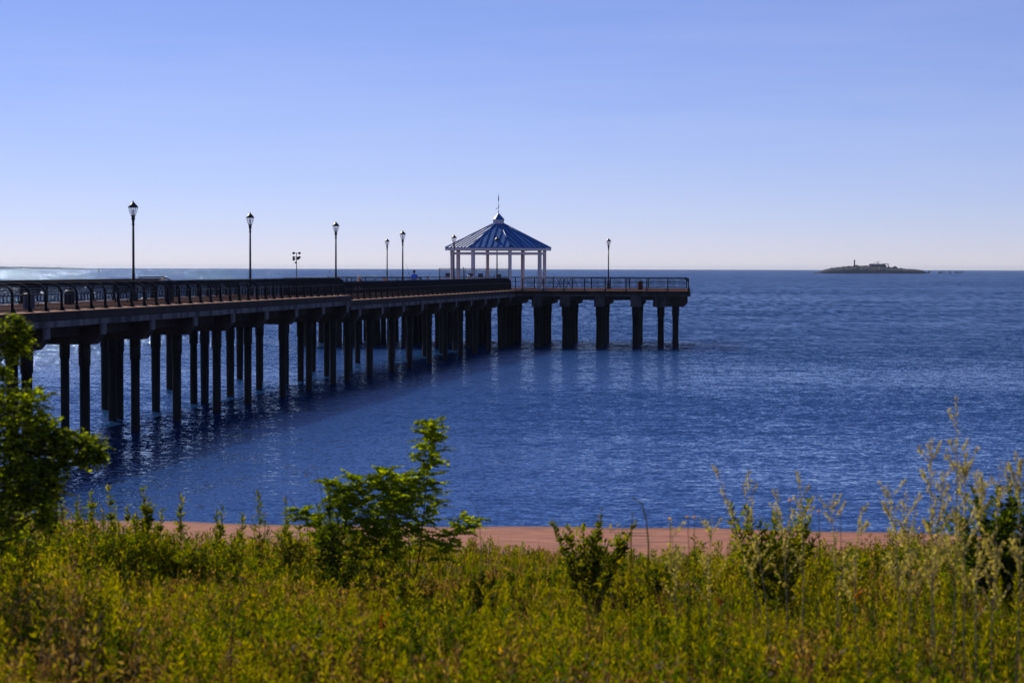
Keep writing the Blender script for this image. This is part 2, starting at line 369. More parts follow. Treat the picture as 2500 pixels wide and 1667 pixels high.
m=MB(); hslab(m,.3,HW-.3,.3,HD-.3,-.82,-.338)
pbuild(m,'deck_beam',M['concrete_shade'],head)
def hcap(r,half,b0,b1,chr_=.25):
    m=MB(); vs=[]
    for b_ in (b0,b1):
        bb=b_+(.0 if b_==b0 else 0)
        vs+= [hp(r-half,b_,-.5),hp(r+half,b_,-.5),hp(r+half,b_+( .0),-1.4),hp(r-half,b_,-1.4)]
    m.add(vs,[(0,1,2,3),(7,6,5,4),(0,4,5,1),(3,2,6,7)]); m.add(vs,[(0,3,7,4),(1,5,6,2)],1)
    return m
fx=[-18.3,-15.4,-12.5,-9.6,-6.6,-3.6,-.75,2.15,4.6,7.6,10.75,12.9]
hb=[]
for X in fx:
    r=(HC-Vector((X,172.9+ (15.45-X)*.0886,0))).dot(HN)
    hb.append(r)
    m=hcap(r,.46,.12,HD-.2); pbuild(m,'bent_cap',[M['concrete'],M['concrete_shade']],head)  # light ends and dark sides: daylight difference put into the cap colours
m=MB(); 
prof=[(-1.9,-.5),(-1.9,-1.36)]
vs=[]
for b_ in(.14,.86):
    vs+=[hp(.2,b_,-.52),hp(3.2,b_,-.52),hp(3.2,b_,-1.36),hp(.55,b_,-1.36),hp(.2,b_,-1.05)]
m.add(vs,[(0,1,2,3,4),(9,8,7,6,5),(0,5,6,1),(1,6,7,2),(2,7,8,3),(3,8,9,4),(4,9,5,0)])
pbuild(m,'end_cap',M['concrete_shade'],head)
fat=[pile_mesh(20+i,.27,6.6) for i in range(3)]
for me in fat: me.materials.append(M['pile'])
for i,r in enumerate(hb):
    for b_ in (.9,4.2,7.8,11.6,15.5):
        if i==11 and b_>5: continue
        world_child('pile',fat[i%3],head,hp(r+random.uniform(-.04,.04),b_,-1.37),i)
world_child('pile',fat[0],head,hp(1.25,.6,-1.35))

# ------------------------------------------------------------------ railings
STR=[]
def rail_path(h,lean):
    if lean<=0: return [(0,0,0),(0,0,h)]
    z0=h*.60; pts=[(0,0,0),(0,0,z0*.5),(0,0,z0)]
    for k in range(1,7):
        a=k/6*R(78); pts.append((lean*(1-math.cos(a))/(1-math.cos(R(78))),0,z0+(h-z0)*math.sin(a)/math.sin(R(78))))
    return pts
def railing(name,label,A,B,n_bays,h,lean,inward,group,mesh_top=True,pick=.085):
    """A->B base line; inward: unit vector"""
    A=Vector(A);B=Vector(B); dr=(B-A); LN=dr.length; dr.normalize(); bay=LN/n_bays
    rz=math.atan2(inward.y,inward.x)
    root=empty(name,A,rz,label,'railing',group)
    yd=1 if Vector((-math.sin(rz),math.cos(rz),0)).dot(dr)>0 else -1
    pth=rail_path(h,lean)
    pm=MB()
    # post: flat bar following the curve + foot plate
    w=.034;dp=.032
    vs=[];n=len(pth)
    for i,p in enumerate(pth):
        a=Vector(pth[max(i-1,0)]); c=Vector(pth[min(i+1,n-1)]); t=(c-a).normalized(); nn=Vector((t.z,0,-t.x))
        for sx,sy in((-1,-1),(1,-1),(1,1),(-1,1)):
            vs.append(Vector(p)+nn*sx*dp*(1.6-.8*i/n)+Vector((0,sy*w,0)))
    fs=[(i*4+k,i*4+(k+1)%4,i*4+4+(k+1)%4,i*4+4+k) for i in range(n-1) for k in range(4)]+[(3,2,1,0),(n*4-4,n*4-3,n*4-2,n*4-1)]
    pm.add(vs,fs); pm.box((.02,0,.02),(.26,.2,.04)); pm.add([(-.11,-.03,.04),(-.11,.03,.04),(-.04,.03,.2),(-.04,-.03,.2),(-.04,-.03,.04),(-.04,.03,.04)],[(0,3,2,1),(0,4,3),(1,2,5)])
    pme=pm.mesh('post'); pme.materials.append(M['steel'])
    q=MB(); npk=max(4,int(bay/pick))
    for k in range(npk):
        y=(k+.5)/npk*bay*yd
        sub=pth if lean>0 else pth
        pts=[(x,y,max(z,.09)) for x,_,z in sub]
        q.tube(pts,.0095,4,cap=False,smooth=False)
    z60=h*.60
    for x,z,r_ in ((0,.09,.022),(0,z60,.02)):
        q.box((x,bay*yd/2,z),(r_*2,bay-.08,r_*2))
    if lean>0 and mesh_top:
        for k in range(3,len(pth)-1):
            for f_ in (0,):
                a_=Vector(pth[k]).lerp(Vector(pth[k+1]),f_)
                q.tube([(a_.x,.04*yd,a_.z),(a_.x,(bay-.04)*yd,a_.z)],0.0065,4,cap=False,smooth=False)
    qme=q.mesh('picket_panel'); qme.materials.append(M['steel'])
    for i in range(n_bays+1):
        o=link('post',pme,root); o.location=(0,yd*bay*i,0)
        if i<n_bays:
            o=link('picket_panel',qme,root); o.location=(0,yd*bay*i,0)
    t=MB(); e=pth[-1]; t.tube([(e[0],-.03*yd,e[2]),(e[0],(LN+.03)*yd,e[2])],.03,8)
    t.build('top_rail',M['steel'],root)
    return root
G1='railings along the pier'
railing('pier_railing','near curved-in railing of the raised landward stretch, left half of the pier',F1.at(2,.42,.012),F1.at(LEN1-.1,.42,.012),40,1.03,.44,F1.n,G1)
railing('pier_railing','near curved-in railing of the lower seaward stretch, ending at the gazebo platform',F2.at(.35,.42,.012),F2.at(LEN2-.2,.42,.012),37,1.06,.44,F2.n,G1)
e=F1.t(103.5)
railing('pier_railing','far side railing leaning inward behind the leftmost lamp',F1.at(2,WID-.12,.012),F1.at(e,WID-.12,.012),16,1.03,.44,-F1.n,G1,mesh_top=False)
railing('pier_railing','low straight far railing seen through the near one left of the middle lamp',F1.at(e+.3,WID-.12,.012),F1.at(LEN1-.1,WID-.12,.012),8,.86,0,-F1.n,G1)
railing('pier_railing','low far railing behind the man in the blue shirt',F2.at(.35,WID-.12,.012),F2.at(LEN2-.2,WID-.12,.012),28,.88,0,-F2.n,G1)
rj=(HC-Vector((.9,174.2,0))).dot(HN)
railing('platform_railing','straight front railing of the pier head right of the gazebo posts',hp(rj,.12,.012),hp(.12,.12,.012),8,1.08,.25,HA,G1,mesh_top=False)
railing('platform_railing','right end railing of the pier head, seen nearly edge on',hp(.12,.3,.012),hp(.12,HD-.3,.012),11,1.06,.44,-HN,G1)
railing('platform_railing','back railing of the pier head facing the open sea',hp(.3,HD-.12,.012),hp(HW-.3,HD-.12,.012),19,1.06,.25,-HA,G1,mesh_top=False)
rl=(HC-Vector((-8.1,175,0))).dot(HN)
railing('platform_railing','front railing of the left arm of the pier head, left of the gazebo',hp(HW-.12,.12,.012),hp(rl,.12,.012),6,1.06,.25,HA,G1,mesh_top=False)
# raised end frame of the far railing
hoop=empty('gate_hoop',F1.at(F1.t(101.5),WID-.3,0),math.atan2(F1.a.y,F1.a.x),'bent dark tube hoop standing above the far railing end, right of the leftmost lamp','hoop')
m=MB(); m.tube([(0,.3,0),(0,.3,.95),(.15,.25,1.12),(3.6,.1,1.14),(4.4,0,.95),(4.7,-.05,0)],.035,8); m.build('tube_frame',M['steel'],hoop)
m=MB(); m.tube([(.4,.2,.98),(3.9,.1,1.02)],.05,8); m.build('rolled_cover',M['drystem'],hoop)

# ------------------------------------------------------------------ lamps
def make_lamp():
    root=empty('street_lamp',(0,0,0))
    m=MB(); m.lathe([(.23,0),(.23,.10),(.19,.14),(.17,.42),(.12,.5),(.10,.78),(.115,.80),(.07,.88)],12); m.build('base',M['lamp'],root)
    m=MB(); m.lathe([(.072,.85),(.062,1.6),(.052,3.72)],10); m.build('pole',M['lamp'],root)
    m=MB(); m.lathe([(.05,3.68),(.075,3.70),(.075,3.73),(.055,3.76),(.07,3.95),(.10,3.98),(.10,4.01),(.075,4.04),(.09,4.10),(.11,4.13),(.11,4.16)],12); m.build('capital',M['lamp'],root)
    m=MB(); m.lathe([(.10,4.16),(.15,4.26),(.19,4.38),(.215,4.53)],12); m.build('globe',M['glass'],root)
    m=MB()
    for k in range(6):
        w_=k*math.pi/3; c,s=math.cos(w_),math.sin(w_)
        m.tube([(.105*c,.105*s,4.16),(.155*c,.155*s,4.26),(.195*c,.195*s,4.38),(.22*c,.22*s,4.53)],.008,4)
    m.build('globe_rib',M['lamp'],root)
    m=MB(); m.lathe([(.03,4.16),(.05,4.24),(.05,4.4),(.02,4.46)],8); m.build('bulb',M['bulb'],root)
    m=MB(); m.lathe([(.235,4.53),(.25,4.57),(.22,4.60),(.20,4.62),(.19,4.66),(.15,4.67),(.13,4.72),(.10,4.73),(.08,4.77),(.045,4.78),(.03,4.82),(.035,4.84),(.01,4.87)],12); m.build('cap',M['lamp'],root)
    return root
lamp0=make_lamp()
LP=[(326,97,Z1,'tallest looking lamp, leftmost of all on the pier'),
 (611,116.5,Z1,'pier lamp second from the left, over the curved railing'),
 (820,136.5,Z2+.25,'pier lamp just right of the small floodlight mast'),
 (945,197,Z2,'shorter looking lamp on the left arm of the pier head, beyond the man in blue'),
 (983,155,Z2,'pier lamp just left of the man in the blue shirt'),
 (1108,173,Z2,'lamp in front of the left corner of the gazebo roof'),
 (1213,184.5,Z2,'lamp standing in front of the middle of the blue gazebo roof'),
 (1485,192,Z2,'lone lamp on the open pier head right of the gazebo')]
for i,(x,d,z,lb) in enumerate(LP):
    o=lamp0 if i==0 else copy_tree(lamp0)
    o.location=((x-CX)/FPX*d,d,z+.005); tag(o,lb,'street lamp','lamp posts on the pier'); o.rotation_euler=(0,0,random.random())

# floodlight mast
mp_=P(724,620,188); fl=empty('floodlight_mast',(mp_.x,188,Z2),0,'thin mast with three tiers of small floodlights between the second and third lamps','mast')
m=MB(); m.tube([(0,0,0),(0,0,3.35)],[.05,.03],8); m.build('pole',M['lamp'],fl)
for z,hw in((3.32,.28),(2.92,.27),(2.72,.27)):
    m=MB(); m.tube([(-hw,0,z),(hw,0,z)],.03,6); m.build('crossarm',M['lamp'],fl)
    for sx in((-1,1) if z>2.8 else(-1,)):
        f=MB(); f.lathe([(.03,-.13),(.10,-.08),(.13,.07),(.10,.10)],8,c=(sx*hw,0,z)); f.build('floodlight',M['lamp'],fl)
for c_,d_ in (((.14,0,2.86),(.2,.15,.24)),((-.08,0,2.42),(.16,.15,.16))):
    m=MB(); m.box(c_,d_); m.build('control_box',M['board'],fl)

# ------------------------------------------------------------------ gazebo
GC=Vector(((1216.5-CX)/FPX*188,188,Z2)); gz_=empty('gazebo',GC,0,'open eight-sided gazebo with white posts, blue ribbed metal roof and small cupola','gazebo')
A0=R(14)
def ov(r,k,z): a=A0+k*math.pi/4; return Vector((r*math.cos(a),r*math.sin(a),z))
RP=4.50
for k in range(8):
    m=MB(); a=A0+k*math.pi/4
    m.box(ov(RP,k,2.08),(.27,.27,4.16),a); m.box(ov(RP,k,.12),(.36,.36,.24),a); m.build('post',M['white'],gz_)
for k in range(8):
    p,q=ov(RP,k,3.32),ov(RP,k+1,3.32); d_=(q-p); m=MB()
    m.box((p+q)/2,(d_.length-.27,.14,.2),math.atan2(d_.y,d_.x)); m.build('beam',M['white'],gz_)
    m=MB(); p,q=ov(RP,k,3.93),ov(RP,k+1,3.93); m.box((p+q)/2,(d_.length-.28,.14,.16),math.atan2(d_.y,d_.x)); m.build('eave_beam',M['white'],gz_)
EZ=3.87; TZ=6.10; RE=5.12; RT=.56
for k in range(8):
    m=MB(); a,b_,c,d_=ov(RE,k,EZ),ov(RE,k+1,EZ),ov(RT,k+1,TZ),ov(RT,k,TZ)
    th=Vector((0,0,-.07))
    m.add([a,b_,c,d_,a+th,b_+th,c+th,d_+th],[(0,1,2,3),(7,6,5,4),(0,4,5,1),(2,6,7,3)])
    roof=m.build('roof_panel',M['roof'],gz_)
    # standing seams, parallel to the fall line
    mid=(a+b_)/2; midt=(c+d_)/2; fall=(midt-mid).normalized(); al=(b_-a).normalized(); nrm=al.cross(fall).normalized()
    wE=(b_-a).length/2; wT=(c-d_).length/2; sl_=(midt-mid).length
    s=MB(); NS=7
    for j in range(NS):
        u=(-1+2*(j+.5)/NS)*wE
        ln=sl_ if abs(u)<wT else sl_*(wE-abs(u))/(wE-wT)
        p=mid+al*u+nrm*.035; q=p+fall*(ln-.05)
        Mx=Matrix((al,fall,nrm)).transposed()
        s.box((p+q)/2,(.045,(q-p).length,.075),M=Mx)
    s.build('seam',M['roof'],roof)
for k in range(8):
    m=MB(); m.tube([ov(RE+.03,k,EZ+.01),ov(RT,k,TZ+.03)],.055,6); m.build('hip_cap',M['roof'],gz_)
    m=MB(); p,q=ov(RE-.03,k,EZ-.17),ov(RE-.03,k+1,EZ-.17); dd=q-p; m.box((p+q)/2,(dd.length-.02,.05,.18),math.atan2(dd.y,dd.x)); m.build('fascia',M['white'],gz_)
    a=A0+k*math.pi/4; m=MB(); e=ov(1,k,0); t=Vector((-math.sin(a),math.cos(a),0))*.06
    pr=[e*4.6+Vector((0,0,3.98)),e*5.16+Vector((0,0,3.82)),e*5.1+Vector((0,0,3.58)),e*4.95+Vector((0,0,3.62)),e*4.62+Vector((0,0,3.8))]
    vs=[p+t for p in pr]+[p-t for p in pr]; n=5
    m.add(vs,[tuple(range(5)),(9,8,7,6,5)]+[(i,i+5,(i+1)%5+5,(i+1)%5) for i in range(5)]); m.build('rafter_tail',M['white'],gz_)
m=MB(); m.lathe([(.50,6.06),(.50,6.52)],8,ph=A0,smooth=False); cu=m.build('cupola',M['cupola'],gz_)
for k in range(8):
    m=MB(); m.box(ov(.50,k,6.29),(.06,.06,.46),A0+k*math.pi/4); m.build('cupola_trim',M['white'],cu)
m=MB(); m.lathe([(.58,6.50),(.60,6.53),(.03,7.14)],8,ph=A0,smooth=False); m.build('cupola_roof',M['roof'],gz_)
m=MB(); m.tube([(0,0,7.1),(0,0,9.0)],[.02,.01],6)
for z,r_ in((7.26,.065),(7.70,.07),(7.92,.045)):
    m.lathe([(.005,-r_),(r_*.7,-r_*.7),(r_,0),(r_*.7,r_*.7),(.005,r_)],10,c=(0,0,z))
m.lathe([(.005,8.15),(.04,8.3),(.045,8.55),(.02,8.75),(.005,8.95)],8)
m.build('finial',M['finial'],gz_)
m=MB(); m.tube([(0,0,7.52),(-.22,-.05,7.54),(-.4,-.08,7.44)],.012,5); m.tube([(-.22,0,7.54),(-.16,0,7.62)],.03,5); m.build('weather_vane',M['finial'],gz_)

# fence in front of the gazebo
fp=[P(1072,656,173.5),P(1131,656,174.6),P(1186,656,175.8),P(1241.5,656,177)]
fe=empty('chain_link_fence',(fp[0].x,fp[0].y,Z2),0,'tall grey chain link fence panels across the walkway before the gazebo','fence')
def chainlink():
    m=bpy.data.materials.new('chain_link_wire'); m.use_nodes=True; nt=m.node_tree;N=nt.nodes;L=nt.links
    b=N['Principled BSDF']; b.inputs['Base Color'].default_value=(.12,.13,.17,1)
    tr=N.new('ShaderNodeBsdfTransparent'); mx=N.new('ShaderNodeMixShader')
    tc=N.new('ShaderNodeTexCoord'); mp=N.new('ShaderNodeMapping'); mp.inputs['Rotation'].default_value=(0,R(45),0); L.new(tc.outputs['Object'],mp.inputs[0])
    mxv=None
    for ax in('X','Z'):
        wv_=N.new('ShaderNodeTexWave'); wv_.bands_direction=ax; wv_.inputs['Scale'].default_value=5; L.new(mp.outputs[0],wv_.inputs['Vector'])
        gt=N.new('ShaderNodeMath'); gt.operation='GREATER_THAN'; gt.inputs[1].default_value=.93; L.new(wv_.outputs['Fac'],gt.inputs[0])
        if mxv: a=N.new('ShaderNodeMath'); a.operation='MAXIMUM'; L.new(mxv.outputs[0],a.inputs[0]); L.new(gt.outputs[0],a.inputs[1]); mxv=a
        else: mxv=gt
    L.new(mxv.outputs[0],mx.inputs[0]); L.new(tr.outputs[0],mx.inputs[1]); L.new(b.outputs[0],mx.inputs[2]); L.new(mx.outputs[0],N['Material Output'].inputs[0]); return m
cl=chainlink()
for i in range(4):
    p=fp[i]-fp[0]; m=MB(); m.tube([(p.x,p.y,0),(p.x,p.y,1.92+(.12 if i==1 else 0))],.035,8); m.build('fence_post',M['fence'],fe)
    if i==1: m=MB(); m.tube([(p.x+.12,p.y,0),(p.x+.12,p.y,1.9)],.03,8); m.build('fence_post',M['fence'],fe)
    if i<3:
        q=fp[i+1]-fp[0]; m=MB()
        m.tube([(p.x,p.y,1.9),(q.x,q.y,1.9)],.022,6); m.tube([(p.x,p.y,.1),(q.x,q.y,.1)],.022,6); m.build('fence_rail',M['fence'],fe)
        m=MB(); m.add([(p.x,p.y,.1),(q.x,q.y,.1),(q.x,q.y,1.9),(p.x,p.y,1.9)],[(0,1,2,3)]); m.build('wire_mesh',cl,fe)
# dark boards + white tables behind the fence
def board(x,y,lb):
    p=P(x,y,176.5 if x<1100 else 178); o=empty('notice_board',(p.x,p.y,Z2),0,lb,'board','dark boards near the gazebo fence')
    h=p.z-Z2; m=MB(); m.box((0,0,h),(.43,.05,.30)); m.build('panel',M['board'],o)
    m=MB(); m.tube([(0,.04,0),(0,.04,h-.1)],.025,6); m.build('post',M['fence'],o)
board(1093,670,'black rectangular board left of the lamp before the gazebo')
board(1148,670,'black rectangular board above the white haired seated person')
board(1173,671,'black rectangular board, rightmost of the three behind the fence')
def table(x,y,d,wd,lb,name='fish_cleaning_table'):
    p=P(x,y,d); h=p.z-Z2; o=empty(name,(p.x,d,Z2),0,lb,'table','white topped tables on the pier head')
    m=MB(); m.box((0,0,h-.03),(wd,.75,.06)); m.build('table_top',M['whiteplastic'],o)
    for sx in(-1,1):
        m=MB(); X=sx*wd*.28
        m.tube([(X-.3,0,0),(X+.22,0,h-.06)],.03,6); m.tube([(X+.3,0,0),(X-.22,0,h-.06)],.03,6); m.build('crossed_leg',M['steel'],o)
    m=MB()
    m.box((0,-.65,.45),(wd*.95,.25,.04)); m.build('seat_board',M['steel'],o)
table(1093,678.5,180,1.5,'long white topped table left of the gazebo posts behind the fence')
table(1173,677.5,181.5,.7,'small white topped table under the rightmost black board')
table(1376,677,189,1.65,'white topped picnic table on the pier head right of the gazebo')
def bx_(x,y,d,dim,mt,name,lb,cat,rz=0,lift=0):
    p=P(x,y,d); return p
# speaker-like tilted box
o=empty('equipment_case',(P(1213,676,180).x,180,Z2),.2,'black tilted case on a stand at the foot of the lamp before the gazebo','case')
m=MB(); m.box((.15,0,1.22),(.42,.3,.38),M=Matrix.Rotation(R(-12),3,'Y')); m.build('case',M['board'],o)
m=MB(); m.tube([(.1,0,0),(.12,0,1.05)],.03,6); m.tube([(-.15,-.1,0),(.12,0,.5)],.02,5); m.tube([(.4,.1,0),(.12,0,.5)],.02,5); m.build('stand',M['steel'],o)

# trash cans
def can(x,d,zb,h,w_,mt,lb,slat=True,lid=True):
    o=empty('trash_can',((x-CX)/FPX*d,d,zb+.006),0,lb,'trash can','trash cans on the pier')
    m=MB()
    m.lathe([(w_*.46,0),(w_*.46,h*.92)],16)
    if slat:
        for k in range(20):
            a=k*math.pi/10; m.box((w_*.49*math.cos(a),w_*.49*math.sin(a),h*.48),(.02,.045,h*.84),a)
    m.build('body',mt,o)
    m=MB(); m.lathe([(w_*.53,h*.90),(w_*.53,h*.95),(w_*.4,h),(w_*.15,h*1.02)] if lid else [(w_*.5,h*.9),(w_*.5,h)],16); m.build('lid',M['bin'] if mt!=M['binred'] else M['steel'],o)
can(1563,184,Z2,.78,.46,M['binred'],'red brown slatted trash can on the right part of the pier head')
can(70,76.5,Z1,.62,.42,M['binlight'],'blue grey bin close behind the railing at the far left')
can(169,88,Z1,.6,.42,M['bin'],'dark square looking bin left of the leftmost lamp')
can(413,92.5,Z1,.85,.42,M['bin'],'tall dark bin right of the leftmost lamp behind the railing')
# benches
def bench(F,dv,o_,lb,ln=1.9):
    p=F.at(F.t(dv),o_,.006); o=empty('bench',p,math.atan2(F.a.y,F.a.x),lb,'bench','dark benches on the pier')
    m=MB()
    for k in range(4): m.box((0,-.2+.13*k,.44),(ln,.10,.035))
    m.build('seat',M['steel'],o); m=MB()
    for k in range(4): m.box((0,-.29-.03*k,.54+.12*k),(ln,.035,.09))
    m.build('backrest',M['steel'],o)
    for sx in(-1,1):
        m=MB(); X=sx*(ln/2-.15); m.tube([(X,-.3,0),(X,-.24,.44),(X,-.4,.92)],.03,6); m.tube([(X,.22,0),(X,.22,.42),(X,-.22,.42)],.03,6); m.tube([(X,.22,.42),(X,.22,.64),(X,-.26,.68)],.022,6); m.build('side_frame',M['steel'],o)
bench(F1,84,5.9,'dark slatted bench by the far railing left of the leftmost lamp')
bench(F1,93,5.2,'dark slatted bench just left of the leftmost lamp foot')
bench(F1,99,5.9,'dark slatted bench just right of the leftmost lamp foot')
bench(F1,110,6.2,'dark bench by the low far railing left of the second lamp')
bench(F1,114,6.2,'dark bench by the low far railing under the second lamp')
bench(F2,128,6.3,'dark bench by the far railing near the peach shirted person')
# deck chair
p=P(890,680,131.5); o=empty('folding_chair',(p.x,131.5,Z2+.006),R(10),'dark folding chair with slanted back beside the peach shirted person','chair')
m=MB(); m.box((-.1,0,1.0),(.9,.5,.05),M=Matrix.Rotation(R(35),3,'Y')); m.build('backrest',M['board'],o)
m=MB(); m.box((.3,0,.55),(.5,.5,.05)); m.build('seat',M['board'],o)
for sx in(-.24,.24):
    m=MB(); m.tube([(-.45,sx,1.25),(.45,sx,0)],.02,6); m.tube([(-.1,sx,0),(.5,sx,.56)],.02,6); m.build('leg',M['fence'],o)
# cooler
p=P(940,680,158); o=empty('cooler',(p.x,158,Z2+.006),0,'small peach coloured cooler on a stand left of the man in blue','cooler')
m=MB(); m.box((0,0,1.0),(.36,.25,.18)); m.build('box',M['pinkish'],o)
m=MB(); m.box((0,0,.895),(.4,.28,.03)); 
for a in(-.15,.15):
    for b_ in(-.1,.1): m.box((a,b_,.44),(.03,.03,.88))
m.build('stand',M['fence'],o)

# ------------------------------------------------------------------ people
def skin(name,nodes,edges,mt,parent):
    me=bpy.data.meshes.new(name); me.from_pydata([n[0] for n in nodes],edges,[])
    ob=bpy.data.objects.new('tmp',me); col.objects.link(ob)
    md=ob.modifiers.new('s','SKIN'); md.use_smooth_shade=True
    sv=me.skin_vertices[0].data
    for i,n in enumerate(nodes):
        r=n[1]; sv[i].radius=(r,r) if not isinstance(r,tuple) else r
        sv[i].use_root=(i==0)
    sb=ob.modifiers.new('d','SUBSURF'); sb.levels=1; sb.render_levels=1
    dg=bpy.context.evaluated_depsgraph_get(); nm_=bpy.data.meshes.new_from_object(ob.evaluated_get(dg))
    bpy.data.objects.remove(ob); nm_.name=name
    nm_.materials.clear(); return nm_
def person(loc,rz,lb,shirt,trouser,skinm,hair,sit=0.0,lean=0.0,cap=None,arms='rail',hs=1.0):
    """local: faces +y; sit 0 stand / 1 seated"""
    root=empty('person',loc,rz,lb,'person')
    hip=.92-(.46*sit); V_=Vector
    cl=math.cos(lean); sn=math.sin(lean)
    def up(x,y,z): return (x, y*cl+(z)*sn, hip+z*cl-y*sn)
    n=[((0,0,hip),.125),(up(0,0,.18),.125),(up(0,0,.36),.14),(up(0,0,.5),.08),(up(0,0,.56),.055),(up(0,.02,.64),.085),(up(0,.02,.73),.095),(up(0,.01,.80),.06)]
    e=[(i,i+1) for i in range(7)]
    sh=up(0,0,.47)
    for s in(-1,1):
        b=len(n)
        if arms=='rail': el=up(s*.27,.16,.22); wr=up(s*.17,.40,.25); hd=up(s*.15,.48,.25)
        else: el=up(s*.26,.02,.20); wr=up(s*.2,.24,.06); hd=up(s*.17,.32,.05)
        n+= [(up(s*.18,0,.465),.065),(el,.045),(wr,.03),(hd,.036)]
        e+= [(2,b),(b,b+1),(b+1,b+2),(b+2,b+3)]
    for s in(-1,1):
        b=len(n)
        if sit>.5: kn=(s*.11,.44,hip+.02); an=(s*.11,.46,.09); to=(s*.12,.62,.04)
        else: kn=(s*.10,.03,.50); an=(s*.10,-.02,.09); to=(s*.12,.14,.04)
        n+= [((s*.10,0,hip-.05),.095),(kn,.062),(an,.042),(to,.04)]
        e+= [(0,b),(b,b+1),(b+1,b+2),(b+2,b+3)]
    me=skin('body',n,e,None,root)
    # face and fingers belong to the same body mesh
    bm=bmesh.new(); bm.from_mesh(me); q=MB()
    for s in(-1,1):
        hdp=Vector(n[8+ (0 if s==-1 else 4)+3][0])
        for k in range(4):
            f0=hdp+Vector(((k-1.5)*.019,.02,0)); L1=.04+.008*(1-abs(k-1.5)/1.5)
            q.tube([f0,f0+Vector((0,L1,-.005)),f0+Vector((0,L1*1.5,-.03))],[.009,.008,.006],6)
        q.tube([hdp+Vector((-s*.03,-.01,0)),hdp+Vector((-s*.055,.03,-.01))],[.010,.008],6)
        q.lathe([(.005,-.02),(.018,-.01),(.018,.015),(.005,.025)],8,c=Vector(up(s*.092,.01,.70)))
    hp_=Vector(up(0,.115,.70)); q.tube([hp_+Vector((0,-.02,.03)),hp_+Vector((0,.02,-.01)),hp_+Vector((0,-.01,-.02))],[.008,.014,.01],6)
    for s in(-1,1): q.lathe([(.003,-.01),(.012,0),(.003,.01)],6,c=Vector(up(s*.035,.095,.72)))
    q.tube([Vector(up(-.025,.1,.655)),Vector(up(.025,.1,.655))],.006,5)
    m2=q.mesh('x'); bm.from_mesh(m2); me2=bpy.data.meshes.new('body'); bm.to_mesh(me2); bm.free()
    body=link('body',me2,root,skinm)
    # clothes: slightly larger skins
    ns=[(n[0][0],.145),(n[1][0],.145),(n[2][0],.158),(n[3][0],.085)]; es=[(0,1),(1,2),(2,3)]
    for b in(8,12):
        k=len(ns); pe=Vector(n[b][0]).lerp(Vector(n[b+1][0]),.8); ns+=[(n[b][0],.08),(tuple(pe),.062)]; es+=[(2,k),(k,k+1)]
    link('shirt',skin('shirt',ns,es,None,root),root,shirt)
    nt_=[(n[0][0],.15)]; et=[]
    for b in(16,20):
        k=len(nt_); pa=Vector(n[b+1][0]).lerp(Vector(n[b+2][0]),.85); nt_+=[(n[b][0],.112),(n[b+1][0],.08),(tuple(pa),.065)]; et+=[(0,k),(k,k+1),(k+1,k+2)]
    link('trousers',skin('trousers',nt_,et,None,root),root,trouser)
    hc=Vector(up(0,0,.745))
    m=MB()
    if cap:
        m.lathe([(.112,.0),(.112,.03),(.10,.075),(.06,.105),(.01,.115)],14,c=hc); 
        m.add([hc+Vector((-.08,.09,.01)),hc+Vector((.08,.09,.01)),hc+Vector((.06,.2,0)),hc+Vector((-.06,.2,0)),hc+Vector((-.08,.09,.02)),hc+Vector((.08,.09,.02)),hc+Vector((.06,.2,.01)),hc+Vector((-.06,.2,.01))],[(0,3,2,1),(4,5,6,7),(2,3,7,6),(0,4,7,3),(1,2,6,5)])
        m.build('cap',cap,root)
        m=MB(); m.lathe([(.09,-.05),(.103,-.03),(.106,0)],12,c=hc+Vector((0,-.012,0))); m.build('hair',hair,root)
    else:
        m.lathe([(.10,-.09),(.112,-.04),(.112,.03),(.095,.08),(.05,.105),(.01,.11)],14,c=hc+Vector((0,-.02,.0))); m.build('hair',hair,root)
    return root
xb=(1010-CX)/FPX*162.5
person((xb,162.5,Z2+.006),R(-12),'man in blue shirt and dark cap standing with his back turned, left of the gazebo',M['blue'],M['dark'],M['skin_dark'],M['dark'],0,.18,M['dark'])
xb=(871-CX)/FPX*129
person((xb,129,Z2+.15),R(-90),'seated person with pale hair and peach shirt leaning beside the dark folding chair',M['pinkish'],M['grey'],M['skin'],M['hair'],.95,.25,None,'lap')
xb=(1046-CX)/FPX*165
person((xb,165,Z2+.03),R(70),'seated person in a white hat behind the railing, right of the man in blue',M['grey'],M['dark'],M['skin_dark'],M['hair'],.95,.1,M['palecloth'],'lap')
xb=(1144-CX)/FPX*173
person((xb,173,Z2+.03),R(20),'white haired seated person under the middle black board by the fence',M['palecloth'],M['grey'],M['skin'],M['whiteplastic'],.95,.1,None,'lap')
# fishing rods
for i,(xa,ya,xb_,yb,d,lb) in enumerate([(1198,688,1222,634,177,'long thin fishing rod leaning up beside the lamp before the gazebo'),(1003,684,990,640,160,'thin fishing rod leaning up left of the man in blue')]):
    a=P(xa,ya,d);b_=P(xb_,yb,d-.4); o=empty('fishing_rod',a,0,lb,'fishing rod'); 
    m=MB(); m.tube([(0,0,-.3),tuple((b_-a)*.5),tuple(b_-a)],[.016,.008,.004],6); m.build('rod',M['steel'],o)
    m=MB(); m.lathe([(.03,-.02),(.04,0),(.03,.02)],8,c=(0,-.04,-.1)); m.build('reel',M['board'],o)

